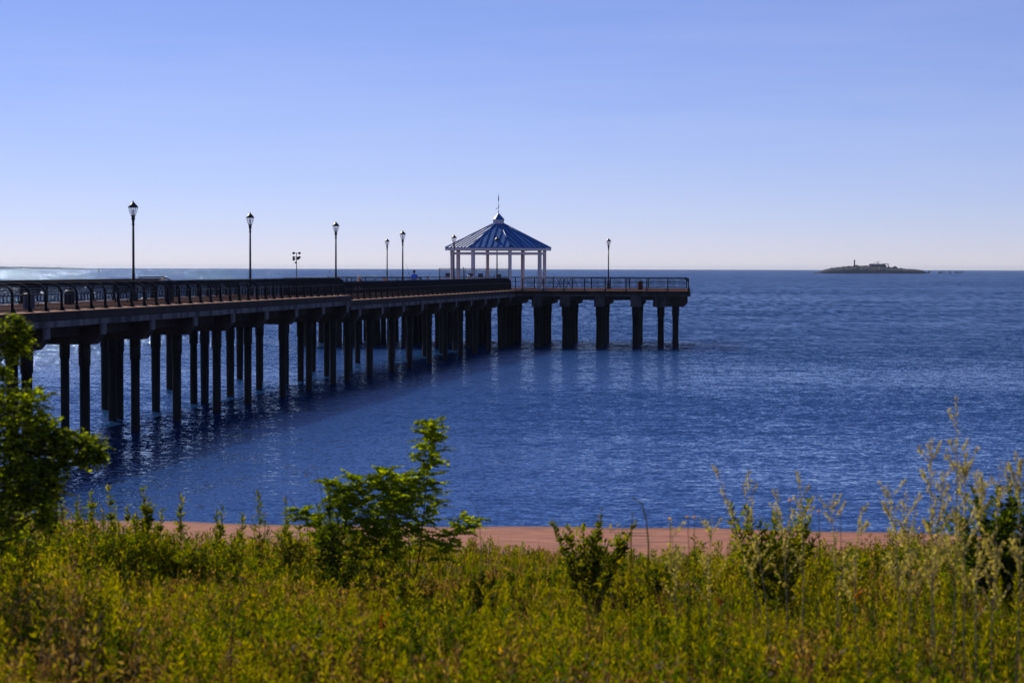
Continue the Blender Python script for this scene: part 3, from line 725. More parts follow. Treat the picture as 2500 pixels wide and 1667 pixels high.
# ------------------------------------------------------------------ far things
def island():
    D=3190; s=D/FPX; x0=(1986-CX)*s; x1=(2264-CX)*s
    prof=[(0,.2),(.04,2),(.1,5.5),(.18,8.2),(.3,10),(.4,11),(.5,10.2),(.6,9.5),(.72,8),(.85,6.2),(.94,5.2),(1,.3)]
    nx=160; ny=26; V=[];F=[]
    for j in range(ny):
        v=j/(ny-1)
        for i in range(nx):
            u=i/(nx-1); h=np.interp(u,[p[0] for p in prof],[p[1] for p in prof])
            w_=math.sin(math.pi*v)**.35 if 0<v<1 else 0
            z=h*w_*(1+.12*rng.normal())+rng.normal()*.35*w_
            V.append((x0+(x1-x0)*u,D-35*math.sin(math.pi*u)**.5+v*2*35*math.sin(math.pi*u)**.5 if 0<u<1 else D,max(z,-1) if w_>0 else -1))
    for j in range(ny-1):
        for i in range(nx-1): F.append((j*nx+i,j*nx+i+1,(j+1)*nx+i+1,(j+1)*nx+i))
    o=link('island',mesh_np('island',V,F),None,M['rock']); o['kind']='structure'
    def at(x,y): p=P(x,y,D); return p
    # tower
    t=empty('light_tower',(at(2085,650).x,D,9.5),0,'slender tower standing on the low island on the horizon','tower')
    m=MB(); m.lathe([(1.3,0),(1.0,9.5),(1.0,10)],8); m.build('shaft',M['ruin'],t); m=MB(); m.lathe([(1.7,10),(1.7,10.6),(.9,10.8),(.9,12),(.2,12.4)],8); m.build('gallery',M['ruin'],t)
    # ruined building
    p=at(2146,650); b=empty('ruined_building',(p.x,D-5,9),0,'roofless ruined building on the island right of the tower','building')
    m=MB()
    segs=[(-16,-8,6.6),(-8,-4,5.6),(-4,4,6.2),(4,8,6.8),(8,10,4.5)]
    for a,c,h in segs: m.box(((a+c)/2,0,h/2),(c-a,.8,h)); m.box(((a+c)/2,9,h/2-.2),(c-a,.8,h-.4))
    m.box((-16,4.5,3),(.8,8.2,6)); m.box((10,4.5,2.2),(.8,8.2,4.4)); m.build('wall',M['ruin'],b)
    for wx in(-12,-6,0,6): w=MB(); w.box((wx,-.5,3.2),(1.4,.3,2)); w.build('window',M['board'],b)
    b=empty('ruined_archway',(at(2162,650).x,D-4,8.5),0,'freestanding ruined arch at the right end of the island building','ruin')
    m=MB(); m.box((-2.4,0,3.2),(1,1.2,6.4)); m.box((2.6,0,3.2),(1,1.2,6.4)); m.box((.1,0,6.9),(6.2,1.2,1)); m.build('arch',M['ruin'],b)
    # shrubs
    for i,(x,wd,h,lb) in enumerate([(2087,14,5,'dark shrub clump at the foot of the island tower'),(2068,7,3.5,'small dark shrub left of the island tower'),(2110,10,4,'dark shrub between the island tower and the ruin'),(2181,6,3,'low dark shrub right of the island ruin')]):
        q=at(x,650); ob=empty('shrub',(q.x,D-10,8.3),0,lb,'shrub','shrubs on the island')
        n=700; c=rng.normal(size=(n,3)); c/=np.linalg.norm(c,axis=1)[:,None]; c*=rng.uniform(.5,1,size=(n,1))**.5; c[:,2]=abs(c[:,2]); c*=np.array([wd*.55,3,h])
        leaves_mesh('foliage',c,rng.normal(size=(n,3)),np.full(n,1.0),np.full(n,.9),np.zeros(n,int),[M['isgrass']],ob)
    q=at(2142,646); t=empty('bare_tree',(q.x,D+2,9.5),0,'leafless pale tree rising behind the island ruin','tree')
    m=MB(); m.tube([(0,0,0),(0,0,6)],[.4,.25],6); m.build('trunk',M['ruin'],t); m=MB()
    for k in range(16):
        a=random.uniform(-1.2,1.2); l=random.uniform(4,9); z=random.uniform(3,6)
        m.tube([(0,0,z),(math.sin(a)*l*.6,0,z+l*.45),(math.sin(a)*l,random.uniform(-2,2),z+math.cos(a)*l*.8)],[.2,.13,.06],4)
    m.build('branches',M['ruin'],t)
    # old pilings
    xs=[2266,2267.5,2291,2293,2296,2299,2303,2308,2314,2320,2323,2330,2332,2336,2340,2344,2347]
    for i,x in enumerate(xs):
        o=empty('piling',((x-CX)*s+random.uniform(-.3,.3),D+random.uniform(-6,6),-1),0,'old piling standing in the water just right of the island','piling','old pilings beside the island')
        m=MB(); h=random.uniform(4.2,7); m.lathe([(.55 if i not in(0,2,12,13) else 1.0,0),(.45,h)],6); m.tube([(0,0,h*.7),(random.uniform(-.6,.6),0,h*.98)],.3,5); m.build('timber',M['rock'],o)

def leaves_mesh(name,B,D,Ln,Wd,mi,mats,parent=None,fold=.25,side=None,quad=True):
    B=np.asarray(B,float); D=np.asarray(D,float); D=D/np.linalg.norm(D,axis=1)[:,None]
    n=len(B)
    if side is None: side=rng.normal(size=(n,3))
    S=np.cross(D,side); S/=np.linalg.norm(S,axis=1)[:,None]+1e-9
    U=np.cross(D,S); Ln=np.asarray(Ln)[:,None]; Wd=np.asarray(Wd)[:,None]
    if quad:
        V=np.stack([B,B+D*Ln*.42+S*Wd*.5+U*Wd*fold*.5,B+D*Ln,B+D*Ln*.42-S*Wd*.5+U*Wd*fold*.5],1).reshape(-1,3)
        F=np.arange(n*4).reshape(n,4); me=mesh_np(name,V,F,mi)
    else:
        up=U*Wd*fold*.5
        V=np.stack([B,B+D*Ln*.22+S*Wd*.42+up,B+D*Ln*.7+S*Wd*.45+up,B+D*Ln,B+D*Ln*.7-S*Wd*.45+up,B+D*Ln*.22-S*Wd*.42+up],1).reshape(-1,3)
        b=np.arange(n)[:,None]*6; F=np.concatenate([b+np.array([[0,1,2,3]]),b+np.array([[0,3,4,5]])],0)
        me=mesh_np(name,V,F,np.concatenate([mi,mi]))
    o=link(name,me,None,mats)
    if parent: o.parent=parent
    return o
island()
# far shore on the left
D=9000; s=D/FPX; V=[];nx=120
for j in range(3):
    for i in range(nx):
        u=i/(nx-1); x=-80+(225+80)*u; h=9.5*(1-u**2.2)+.7*math.sin(u*40)*(1-u)+.5*math.sin(u*97)*(1-u)
        V.append(((x-CX)*s,D+j*200,(0,h+.5,0)[j]-.3))
F=[(j*nx+i,j*nx+i+1,(j+1)*nx+i+1,(j+1)*nx+i) for j in range(2) for i in range(nx-1)]
o=link('hills',mesh_np('hills',V,F),None,noisy('far_woods',(.012,.02,.02),(.02,.03,.03),.01,1)); o['kind']='structure'
# marks on the horizon
def far_boat(x,d,h,lb,name,cat,sail):
    p=P(x,655,d); o=empty(name,(p.x,d,0),0,lb,cat)
    m=MB(); m.add([(-h*.35,0,h*.12),(h*.4,0,h*.12),(h*.3,0,-.2),(-h*.3,0,-.2),(-h*.3,h*.15,h*.12),(h*.35,h*.15,h*.12),(h*.25,h*.1,-.2),(-h*.25,h*.1,-.2)],[(0,3,2,1),(4,5,6,7),(0,1,5,4),(1,2,6,5),(3,0,4,7)]); m.build('hull',M['hull'],o)
    m=MB()
    if sail: m.tube([(0,0,0),(0,0,h)],.012*h,5); m.add([(.02*h,0,h*.18),(.34*h,0.02*h,h*.2),(.02*h,0,h*.97),(-.02*h,0,h*.2),(-.25*h,.02*h,h*.2),(-.02*h,0,h*.85)],[(0,1,2),(3,5,4)]); m.build('sail',M['sail'],o)
    else: m.box((0,h*.07,h*.25),(h*.4,h*.12,h*.3)); m.tube([(0,h*.07,h*.3),(0,h*.07,h*.7)],.02*h,5); m.build('cabin',M['sail'],o)
far_boat(241,3600,5.5,'tiny sailing boat on the glittering water left of the leftmost lamp','sailing_boat','boat',True)
far_boat(478,8000,7,'tiny boat on the horizon left of the second lamp','motor_boat','boat',False)
far_boat(1766,8000,8,'tiny pale boat on the horizon between the pier head and the island','motor_boat','boat',False)
p=P(805,655,2600); o=empty('channel_buoy',(p.x,2600,0),0,'small dark channel buoy on the water left of the third lamp','buoy')
m=MB(); m.lathe([(.9,-.3),(.9,.7),(.5,.9)],8); m.build('float',M['hull'],o); m=MB(); m.lathe([(.5,.9),(.35,2.8),(.5,2.9),(.4,3.9),(.1,4.1)],8); m.build('tower',M['hull'],o)
for x,y,lb in((112,547,'tiny gull in the sky above the far left, highest of the two left ones'),(244,581,'tiny gull in the sky just left of the leftmost lamp'),(1607,460,'tiny gull high in the sky right of the pier head lamp')):
    p=P(x,y,520); o=empty('gull',p,0,lb,'bird','gulls in the sky')
    m=MB(); m.lathe([(.01,-.22),(.05,-.12),(.065,0),(.045,.12),(.015,.2)],8); 
    m.v=[(v[0],v[2],v[1]) for v in m.v]
    for sx in(-1,1): m.add([(sx*.03,-.08,.02),(sx*.03,.08,.02),(sx*.3,.05,.11),(sx*.3,-.05,.11),(sx*.6,-.08,.03),(sx*.3,-.05,.095),(sx*.3,.05,.095),(sx*.03,.08,.0),(sx*.03,-.08,.0)],[(0,1,2,3),(3,2,4),(8,5,6,7),(5,4,6),(0,3,5,8),(1,7,6,2)])
    m.build('body',M['gull'],o)

# ------------------------------------------------------------------ meadow
def vnoise(x,y,sc,seed):
    r=np.random.default_rng(seed); g=r.random((64,64)); X=x*sc+20; Y=y*sc+20
    i=np.floor(X).astype(int); j=np.floor(Y).astype(int); fx_=X-i; fy=Y-j; fx_=fx_*fx_*(3-2*fx_); fy=fy*fy*(3-2*fy)
    G=lambda a,b: g[a%64,b%64]
    return (G(i,j)*(1-fx_)+G(i+1,j)*fx_)*(1-fy)+(G(i,j+1)*(1-fx_)+G(i+1,j+1)*fx_)*fy
gzv=np.vectorize(gz)
def meadow():
    n=13500
    y=rng.uniform(8.6,22.5,n); half=.262*y+1.0; x=rng.uniform(-1,1,n)*half
    keep=rng.random(n)<(y/22.5)**.2*.9; x=x[keep]; y=y[keep]; n=len(x)
    z=gzv(x,y); u=x/(.257*y)   # -1..1 across
    hn=vnoise(x,y,1.1,3)*.5+vnoise(x,y,3.0,5)*.5
    h=.12+.42*hn**1.5
    h*=np.where(u<-.25,1+.25*np.clip((-.25-u)/.35,0,1),1); h*=np.where(u<-.8,1.5,1)
    h*=np.where(u>.30,1+.2*np.clip((u-.3)/.4,0,1),1)
    h*=np.where((y>15.5)&(u>-.22)&(u<.30),.62,1)
    h*=rng.uniform(.7,1.25,n)
    cn=vnoise(x,y,.8,11); dn=vnoise(x,y,1.7,13)*.65+vnoise(x,y,5,17)*.35
    kind=np.zeros(n,int)                       # green
    kind[cn+rng.normal(size=n)*.07>.50]=1       # yellow green
    kind[(dn+rng.normal(size=n)*.07>.63)]=2     # dry
    kind[(dn+rng.normal(size=n)*.05<.35)]=3     # dark
    kind[rng.random(n)<.004]=4
    B=[];D=[];L_=[];W_=[];MI=[];SV=[];SF=[]
    nl=46
    for k in range(nl):
        t=rng.uniform(.08,1,n)**.8
        az=rng.uniform(0,2*np.pi,n); lean=np.stack([rng.normal(size=n)*.12,rng.normal(size=n)*.12],1) if k==0 else lean
        sp=.035*(1.15-t)+.012
        b=np.stack([x+lean[:,0]*h*t+np.cos(az)*sp*rng.random(n),y+lean[:,1]*h*t+np.sin(az)*sp*rng.random(n),z+h*t],1)
        el=rng.uniform(.25,1.4,n)
        dv=np.stack([np.cos(az)*np.cos(el),np.sin(az)*np.cos(el),np.sin(el)],1)
        ln=rng.uniform(.03,.08,n)*(1.1-.45*t)
        wd=ln*rng.uniform(.2,.42,n)
        mi=kind.copy(); sw=rng.random(n)<.12; mi[sw]=rng.choice([0,1,1,2,3],sw.sum())
        low=(t<.45)&(rng.random(n)<.30); mi[low]=2
        top_=(t>.8)&(rng.random(n)<.45)&(mi==0); mi[top_]=1
        tip=(rng.random(n)<.004)&(t>.85); mi[tip]=5
        B.append(b);D.append(dv);L_.append(ln);W_.append(wd);MI.append(mi)
    B=np.concatenate(B);D=np.concatenate(D);L_=np.concatenate(L_);W_=np.concatenate(W_);MI=np.concatenate(MI)
    o=leaves_mesh('meadow_weeds',B,D,L_,W_,MI,[M['leaf_green'],M['leaf_yellow'],M['leaf_dry'],M['leaf_dark'],M['leaf_red'],M['petal']])
    tag(o,'dense green and yellow weeds covering the slope along the bottom of the picture','weeds',kind='stuff')
    # taller upright sprigs
    n=520; y=rng.uniform(9.2,16.5,n); x=rng.uniform(-1,1,n)*(.262*y+.3); z=gzv(x,y); h=rng.uniform(.32,.62,n)*np.where(y>14,.8,1); B=[];D=[];Ls=[];Ws=[];MI=[]
    for q_ in range(n):
        m_=int(rng.integers(45,75)); t=rng.random(m_)**.7*.9+.1; az=np.arange(m_)*2.4+rng.normal(size=m_)*.4; el=.35+.8*t+rng.normal(size=m_)*.15
        ln=(.055+.03*rng.random())*(1.15-.65*t); lx,ly=rng.normal(size=2)*.07
        B.append(np.stack([x[q_]+lx*t,y[q_]+ly*t,z[q_]+h[q_]*t],1)); D.append(np.stack([np.cos(az)*np.cos(el),np.sin(az)*np.cos(el),np.sin(el)],1)); Ls.append(ln); Ws.append(ln*.22)
        k0=rng.choice([0,0,1,1,3]); mi=np.full(m_,k0); mi[(t>.75)&(k0!=3)]=1; mi[(t<.35)&(rng.random(m_)<.5)]=2; MI.append(mi)
    o=leaves_mesh('upright_sprigs',np.concatenate(B),np.concatenate(D),np.concatenate(Ls),np.concatenate(Ws),np.concatenate(MI),[M['leaf_green'],M['leaf_yellow'],M['leaf_dry'],M['leaf_dark']])
    tag(o,'upright leafy sprigs standing up among the low foreground weeds','weeds',kind='stuff')
    # grass blades
    n=34000; y=rng.uniform(8.6,22,n); x=rng.uniform(-1,1,n)*(.262*y+.8); z=gzv(x,y)
    az=rng.uniform(0,6.28,n); el=rng.uniform(.9,1.5,n); ln=rng.uniform(.12,.42,n)
    dv=np.stack([np.cos(az)*np.cos(el),np.sin(az)*np.cos(el),np.sin(el)],1)
    mi=rng.choice([0,1,2,2],n)
    o=leaves_mesh('grass_blades',np.stack([x,y,z],1),dv,ln,rng.uniform(.004,.009,n),mi,[M['leaf_green'],M['leaf_yellow'],M['leaf_dry']])
    tag(o,'thin grass blades and dry stalks between the weeds in the foreground','grass',kind='stuff')
meadow()

# ------------------------------------------------------------------ individual plants
def stemtube(m,pts,r0,r1,n=5): 
    k=len(pts); m.tube(pts,[r0+(r1-r0)*i/(k-1) for i in range(k)],n)
def curve(a,b,bend,n=7):
    a=Vector(a);b=Vector(b);bend=Vector(bend); return [a.lerp(b,i/(n-1))+bend*math.sin(math.pi*i/(n-1)) for i in range(n)]
def weed(x,ytop,d,lb,dens=110,ll=.075,spread=.06,mats=('leaf_green','leaf_yellow'),name='tall_weed',group='tall leafy weeds at the meadow edge',stem='stem',xb=None,wid=.24,stems=None,side_n=8,side_l=.07,cloud=None):
    top=P(x,ytop,d); xb_=(xb if xb is not None else x); bx=(xb_-CX)/FPX*d
    base=Vector((bx,d,gz(bx,d)-.03)); root=empty(name,base,0,lb,'weed',group)
    tops=[(top-base,1.0)]
    if stems:
        for sx,sy,f in stems: tops.append((P(sx,sy,d+random.uniform(-.12,.12))-base,f))
    B=[];D=[];Ls=[];Ws=[];m=MB()
    def shoot(pts,nn,t0,sc):
        k_=len(pts)-1
        for k in range(nn):
            t=t0+(1-t0)*random.random()**.8; i=t*k_; i0=min(int(i),k_-1); p=pts[i0].lerp(pts[i0+1],i-i0)
            az=random.uniform(0,6.28); el=random.uniform(-.1,.8)+.5*t*t
            D.append((math.cos(az)*math.cos(el),math.sin(az)*math.cos(el),math.sin(el)))
            B.append(p); l=ll*sc*(1.15-.5*t**2)*random.uniform(.6,1.15); Ls.append(l); Ws.append(l*random.uniform(wid*.7,wid*1.2))
    for tp,f in tops:
        bend=Vector((random.uniform(-.04,.04),random.uniform(-.04,.04),0)); pts=curve((0,0,0),tp,bend,8)
        stemtube(m,pts,.005,.0015)
        shoot(pts,int(dens*f*.65),.2,1)
        for j in range(int(side_n*f)):
            t=random.uniform(.3,.88); i=t*7; i0=min(int(i),6); p=pts[i0].lerp(pts[i0+1],i-i0)
            az=random.uniform(0,6.28); L2=side_l*random.uniform(.6,1.2)*(1.35-t); e=p+Vector((math.cos(az)*.75,math.sin(az)*.75,.85))*L2
            sp=[p,p.lerp(e,.5)+Vector((0,0,-.01)),e]; stemtube(m,sp,.0022,.001,4); shoot(sp,int(dens*.085),.1,.8)
    if cloud:
        cx,cy,rx,ry,cn=cloud; c0=P(cx,cy,d)-base; kk=d/FPX
        for k in range(cn):
            v=Vector((random.gauss(0,1),random.gauss(0,1),random.gauss(0,1))).normalized()*random.random()**.45
            wob=1+.28*math.sin(v.x*7+cx)+.2*math.sin(v.z*9+v.y*5)
            B.append(c0+Vector((v.x*rx*kk*wob,v.y*rx*kk*.9,v.z*ry*kk*wob))); D.append(Vector((v.x,v.y,v.z+.5))+Vector((random.gauss(0,.6),random.gauss(0,.6),random.gauss(0,.5))))
            l=ll*random.uniform(.4,.8); Ls.append(l); Ws.append(l*wid*1.2)
        for k in range(14):
            v=Vector((random.gauss(0,1),random.gauss(0,1),abs(random.gauss(0,1)))).normalized(); m.tube([(0,0,0),c0*.6,c0+Vector((v.x*rx*kk*.8,v.y*rx*kk*.7,v.z*ry*kk*.8))],[.006,.004,.0015],4,cap=False)
    m.build('stem',M[stem],root)
    n=len(B); leaves_mesh('foliage',B,D,Ls,Ws,rng.integers(0,2,n) if len(mats)==2 else np.zeros(n,int),[M[k] for k in mats],root,quad=False)
    return root
LW=[(184,1228,'leafy weed spike, leftmost of the tall ones clear of the tree'),(219,1202,'tall weed spike just right of the branch end, left edge of the beach'),
(262,1184,'slim tall weed with the highest tip near the left'),(345,1192,'stout double tipped weed, tallest of the left group'),(393,1247,'short weed just right of the stout double tipped weed'),
(442,1218,'yellowish weed spike standing alone against the water, left third'),(527,1250,'left one of a close pair of short weed spikes before the sand'),(543,1243,'right one of a close pair of short weed spikes before the sand'),
(592,1257,'short broad leaved weed left of the lone tall spike'),(629,1200,'lone tall bright weed spike left of the locust shrub'),(697,1222,'dark thin weed spike at the left side of the locust shrub'),
(150,1238,'weed spike rising in front of the tree at the left'),(112,1232,'weed spike close to the left tree trunk'),(310,1235,'weed between the slim tall one and the stout double tipped one')]
for i,(x,y,lb) in enumerate(LW):
    st=None
    if i==3: st=[(372,1238,.8),(330,1250,.8),(362,1215,.9)]
    if i in(2,9): st=[(x-14,y+55,.5),(x+16,y+60,.5)]
    weed(x,y,random.uniform(17.5,19.3),lb,ll=.085,dens=130 if i!=3 else 190,stems=st)
# fill of medium weeds on the left as individual bushes
MW=[(700,1268),(105,1272),(165,1285),(250,1262),(325,1262),(375,1282),(60,1290),(205,1290),(285,1270),(420,1305),(480,1300),(565,1310),(650,1320),(20,1310),(1180,1395),(1240,1400),(1650,1350),(1600,1345),(1700,1350),(2080,1340),(2140,1335),(2220,1310)]
ML=['bushy yellow green weed touching the left side of the locust shrub','bushy weed at the foot of the left tree','bushy weed right of the left tree foot','bushy weed at the foot of the slim tall weed','bushy weed at the foot of the stout double tipped weed','bushy weed right of the stout double tipped weed','bushy weed at the far left edge under the tree','bushy weed under the weed spike near the branch end','bushy weed before the sand left of the stout double tipped weed','bushy weed before the sand, right of the short weed','yellowish bush before the sand left of the close pair','bushy weed between the close pair and the lone spike','bush at the foot of the locust shrub, left side','bushy weed in the far left corner of the shore view','low bush on the sand right of the locust shrub','low bush before the bare sand, centre','yellow green bush left of the thick stemmed shrub','yellow green bush nearest the grass seed heads','small bush touching the thick stemmed shrub from the left','green bush before the sand between the two right shrubs','bushy weed under the pale feathery stalks','bushy weed left of the dark right edge bush']
for (x,y),lb in zip(MW,ML):
    weed(x,y,random.uniform(16.5,18.5),lb,dens=110,ll=.07,stems=[(x-28,y+25,.8),(x+30,y+18,.9),(x+10,y+45,.9),(x-50,y+50,.6),(x+52,y+48,.6)],side_n=7,side_l=.12,cloud=(x,y+62,52,40,170),name='bushy_weed',group='bushy weeds along the meadow edge',mats=('leaf_yellow','leaf_green') if x<2200 else ('leaf_dark','leaf_green'))
weed(1470,1245,16.8,'round leafy shrub with a seed spire, alone before the bare sand',dens=120,ll=.075,wid=.38,stems=[(1345,1268,1.1),(1385,1285,1),(1425,1282,1),(1555,1276,1.1),(1520,1300,1),(1365,1320,.8),(1535,1330,.8),(1450,1300,1)],side_n=7,side_l=.12,cloud=(1450,1352,95,52,420),name='shrub',group='shrubs before the beach',xb=1440)
weed(1785,1228,16,'thick stemmed dark green shrub with round flower buds at its tips, right',dens=130,ll=.085,wid=.3,stems=[(1820,1233,1),(1900,1256,1),(1978,1222,1),(1985,1262,.8),(1860,1275,1),(1940,1290,1),(1840,1310,.8),(2005,1300,.7)],side_n=7,side_l=.12,cloud=(1890,1330,105,62,520),name='shrub',group='shrubs before the beach',xb=1880,mats=('leaf_green','leaf_yellow'))
weed(2440,1185,15.2,'large dark bush filling the right edge of the picture',dens=300,ll=.06,wid=.4,stems=[(2350,1260,1),(2390,1215,1),(2490,1190,1.2),(2520,1230,1.2),(2465,1250,1),(2415,1290,1),(2340,1330,1),(2500,1310,1.2),(2440,1340,1),(2550,1300,1),(2330,1235,.7),(2375,1180,.7),(2470,1160,.8)],side_n=10,side_l=.18,cloud=(2450,1310,150,110,1900),name='shrub',group='shrubs before the beach',xb=2450,mats=('leaf_green','leaf_dark'))

def frond_leaves(acc,base,dirv,ln,pairs=8,ll=.034,droop=.35,m=None):
    d=Vector(dirv).normalized(); side=d.cross(Vector((random.uniform(-.3,.3),random.uniform(-.3,.3),1))).normalized(); upv=side.cross(d)
    pts=[]
    for k in range(pairs+1):
        t=(k+1)/(pairs+1); p=Vector(base)+d*ln*t+Vector((0,0,-1))*droop*ln*t*t*.6; pts.append(p)
    if m is not None: m.tube([Vector(base)]+pts[::2],.0018,3,cap=False)
    for k,p in enumerate(pts):
        for s in(-1,1):
            dd=(side*s+d*.25+upv*random.uniform(-.25,.25)+Vector((0,0,-random.random()*.4)))
            acc[0].append(p); acc[1].append(dd); acc[2].append(ll*random.uniform(.75,1.15)*(1-.3*abs(k/pairs-.4))); acc[4].append(upv*.5+Vector((random.gauss(0,.6),random.gauss(-.35,.6),random.gauss(0,.5))))
    acc[0].append(pts[-1]); acc[1].append(d-Vector((0,0,.4))); acc[2].append(ll); acc[4].append(upv)
def locust(name,lb,cat,base,stems,fl,ll,group=None,pairs=8,matk=('locust','leaf_yellow'),rad=.012):
    """stems: list of (points, n fronds, t0)"""
    root=empty(name,base,0,lb,cat,group); acc=([],[],[],[],[]); tr=MB(); br=MB(); rach=MB()
    for si,(pts,nf,t0) in enumerate(stems):
        pts=[Vector(p)-Vector(base) for p in pts]
        k=len(pts); (tr if si==0 else br).tube(pts,[rad*(1-.75*i/(k-1))*(1 if si==0 else .6) for i in range(k)],6)
        for j in range(nf):
            t=t0+(1-t0)*(j+random.random()*.6)/nf; t=min(t,.999); i=t*(k-1); i0=min(int(i),k-2); p=pts[i0].lerp(pts[i0+1],i-i0)
            az=random.uniform(0,6.28); 
            dv=Vector((math.cos(az),math.sin(az)*.7,random.uniform(-.05,.75)))
            frond_leaves(acc,p,dv,fl*random.uniform(.65,1.1)*(1.1-.45*t),pairs,ll,random.uniform(.2,.6),rach)
    tr.build('trunk',M['bark'] if name!='locust_shrub' else M['stem'],root)
    if br.v: br.build('branches',M['bark'],root)
    rach.build('leaf_stalks',M['stem'],root)
    n=len(acc[0]); L_=np.array(acc[2]); side=np.array([tuple(v) for v in acc[4]])
    leaves_mesh('foliage',np.array([tuple(v) for v in acc[0]]),np.array([tuple(v) for v in acc[1]]),L_,L_*.62,(rng.random(n)<.3).astype(int),[M[k] for k in matk],root,side=side,quad=False)
    return root
d=17.0; bs=P(1000,1480,d)
locust('locust_shrub','feathery locust shrub with a tall tip rising highest against the water, centre','shrub',bs,[
 ([bs,P(1025,1350,d),P(1040,1200,d),P(1048,1100,d),P(1052,1030,d)],113,.30),
 ([bs,P(960,1340,d+.1),P(940,1200,d+.1),P(935,1150,d)],75,.3),
 ([bs,P(900,1350,d-.1),P(850,1250,d),P(800,1170,d)],79,.3),
 ([bs,P(930,1330,d-.1),P(890,1230,d),P(865,1165,d)],69,.3),
 ([bs,P(1000,1330,d+.2),P(985,1220,d+.2),P(970,1160,d+.2)],69,.3),
 ([bs,P(900,1300,d+.15),P(880,1230,d+.2),P(840,1190,d+.2)],30,.2),
 ([bs,P(960,1300,d+.15),P(1000,1230,d+.2),P(1010,1170,d+.2)],30,.2),
 ([bs,P(930,1300,d-.15),P(960,1240,d-.2),P(975,1200,d-.2)],26,.2),
 ([bs,P(850,1380,d),P(780,1300,d),P(730,1240,d)],53,.35),
 ([bs,P(1060,1380,d-.1),P(1100,1310,d-.1),P(1160,1265,d)],50,.4)],.25,.044,rad=.008,matk=('locust','locust'))
weed(800,1200,16.6,'narrow leaved dark weed in front of the locust shrub, left part',dens=170,ll=.09,wid=.22,stems=[(775,1240,.9),(830,1230,.9),(850,1260,.8)],mats=('leaf_green','leaf_dark'))
weed(850,1290,16.2,'low green weed in front of the locust shrub, centre part',dens=150,ll=.07,stems=[(880,1300,.9),(930,1330,.9),(990,1340,.9)],mats=('leaf_green','leaf_yellow'))
weed(900,1385,16.9,'dry brown undergrowth at the foot of the locust shrub',dens=10,ll=.05,wid=.35,mats=('leaf_dry','leaf_dark'),name='dry_undergrowth',group='shrubs before the beach',cloud=(900,1420,170,52,1500),xb=900)
weed(830,1330,17.2,'leafy green undergrowth filling the lower left of the locust shrub',dens=60,ll=.06,wid=.4,mats=('leaf_green','leaf_yellow'),name='bushy_weed',group='bushy weeds along the meadow edge',cloud=(810,1330,110,60,620),stems=[(760,1300,1),(720,1320,1),(880,1320,1)],xb=830)
# left tree
d=13.5; bt=Vector((-4.1,13.3,gz(-4.1,13.3)-.05))
def q(x,y,dd=d): return P(x,y,dd)
def tree():
    root=empty('locust_tree',bt,0,'leafy dark tree at the left edge with one branch reaching right over the water','tree')
    tr=MB(); tp=[bt-bt,q(-120,1300)-bt,q(-60,1150)-bt,q(-40,1000)-bt,q(-60,850)-bt]; tr.tube(tp,[.07,.06,.05,.035,.02],8); tr.build('trunk',M['bark'],root)
    blobs=[(60,985,62,50,60),(-10,960,60,50,40),(20,1040,90,60,110),(110,1040,45,45,50),(60,1110,110,60,150),(120,1110,50,50,60),(0,1170,90,60,110),(90,1190,60,50,75),(10,1250,80,60,90),(100,1250,45,45,40),(-60,1080,60,120,60),
     (175,1070,45,22,34),(215,1085,38,22,34),(238,1105,22,24,26),(200,1120,28,18,16),(150,1065,40,30,30),(120,1200,35,70,30),
     (30,795,38,34,40),(55,815,18,32,20),(10,840,38,40,40),(45,850,22,24,16),(8,905,22,18,14),(-30,860,40,60,40),(-170,800,130,110,130),(-230,1000,140,120,130),(-170,640,110,90,90),(-330,850,120,120,110),(-120,960,80,80,80),(-260,700,100,90,80),(20,1320,80,40,50)]  # far-left blobs: unseen crown added to shade the left foreground
    acc=([],[],[],[],[]); rach=MB(); lb=MB()
    for cx,cy,rx,ry,nf in blobs:
        c0=q(cx,cy); st_=q(-55,max(min(cy+40,1300),860)) 
        if cx>150: st_=q(60,1100)
        if cx<-100: st_=q(-90,950)
        lb.tube([st_-bt,(st_.lerp(c0,.5)+Vector((0,random.uniform(-.2,.2),-.03)))-bt,c0-bt],[.016,.010,.004],5)
        k=d/FPX
        for j in range(nf):
            v=Vector((random.gauss(0,1),random.gauss(0,1),random.gauss(0,1))).normalized()*random.random()**.4
            p=c0+Vector((v.x*rx*k,v.y*max(rx,ry)*k*1.1,v.z*ry*k))
            dv=Vector((v.x,v.y,v.z*.6+.15))+Vector((random.gauss(0,.5),random.gauss(0,.5),random.gauss(0,.25)))
            frond_leaves(acc,p-bt-dv.normalized()*.06,dv,random.uniform(.09,.15),6,.034,random.uniform(.1,.7),rach)
    lb.build('branches',M['bark'],root); rach.build('leaf_stalks',M['stem'],root)
    n=len(acc[0]); L_=np.array(acc[2]); side=np.array([tuple(v) for v in acc[4]])
    leaves_mesh('foliage',np.array([tuple(v) for v in acc[0]]),np.array([tuple(v) for v in acc[1]]),L_,L_*.55,(rng.random(n)<.35).astype(int),[M['locust'],M['leaf_dark']],root,side=side,quad=False)
tree()

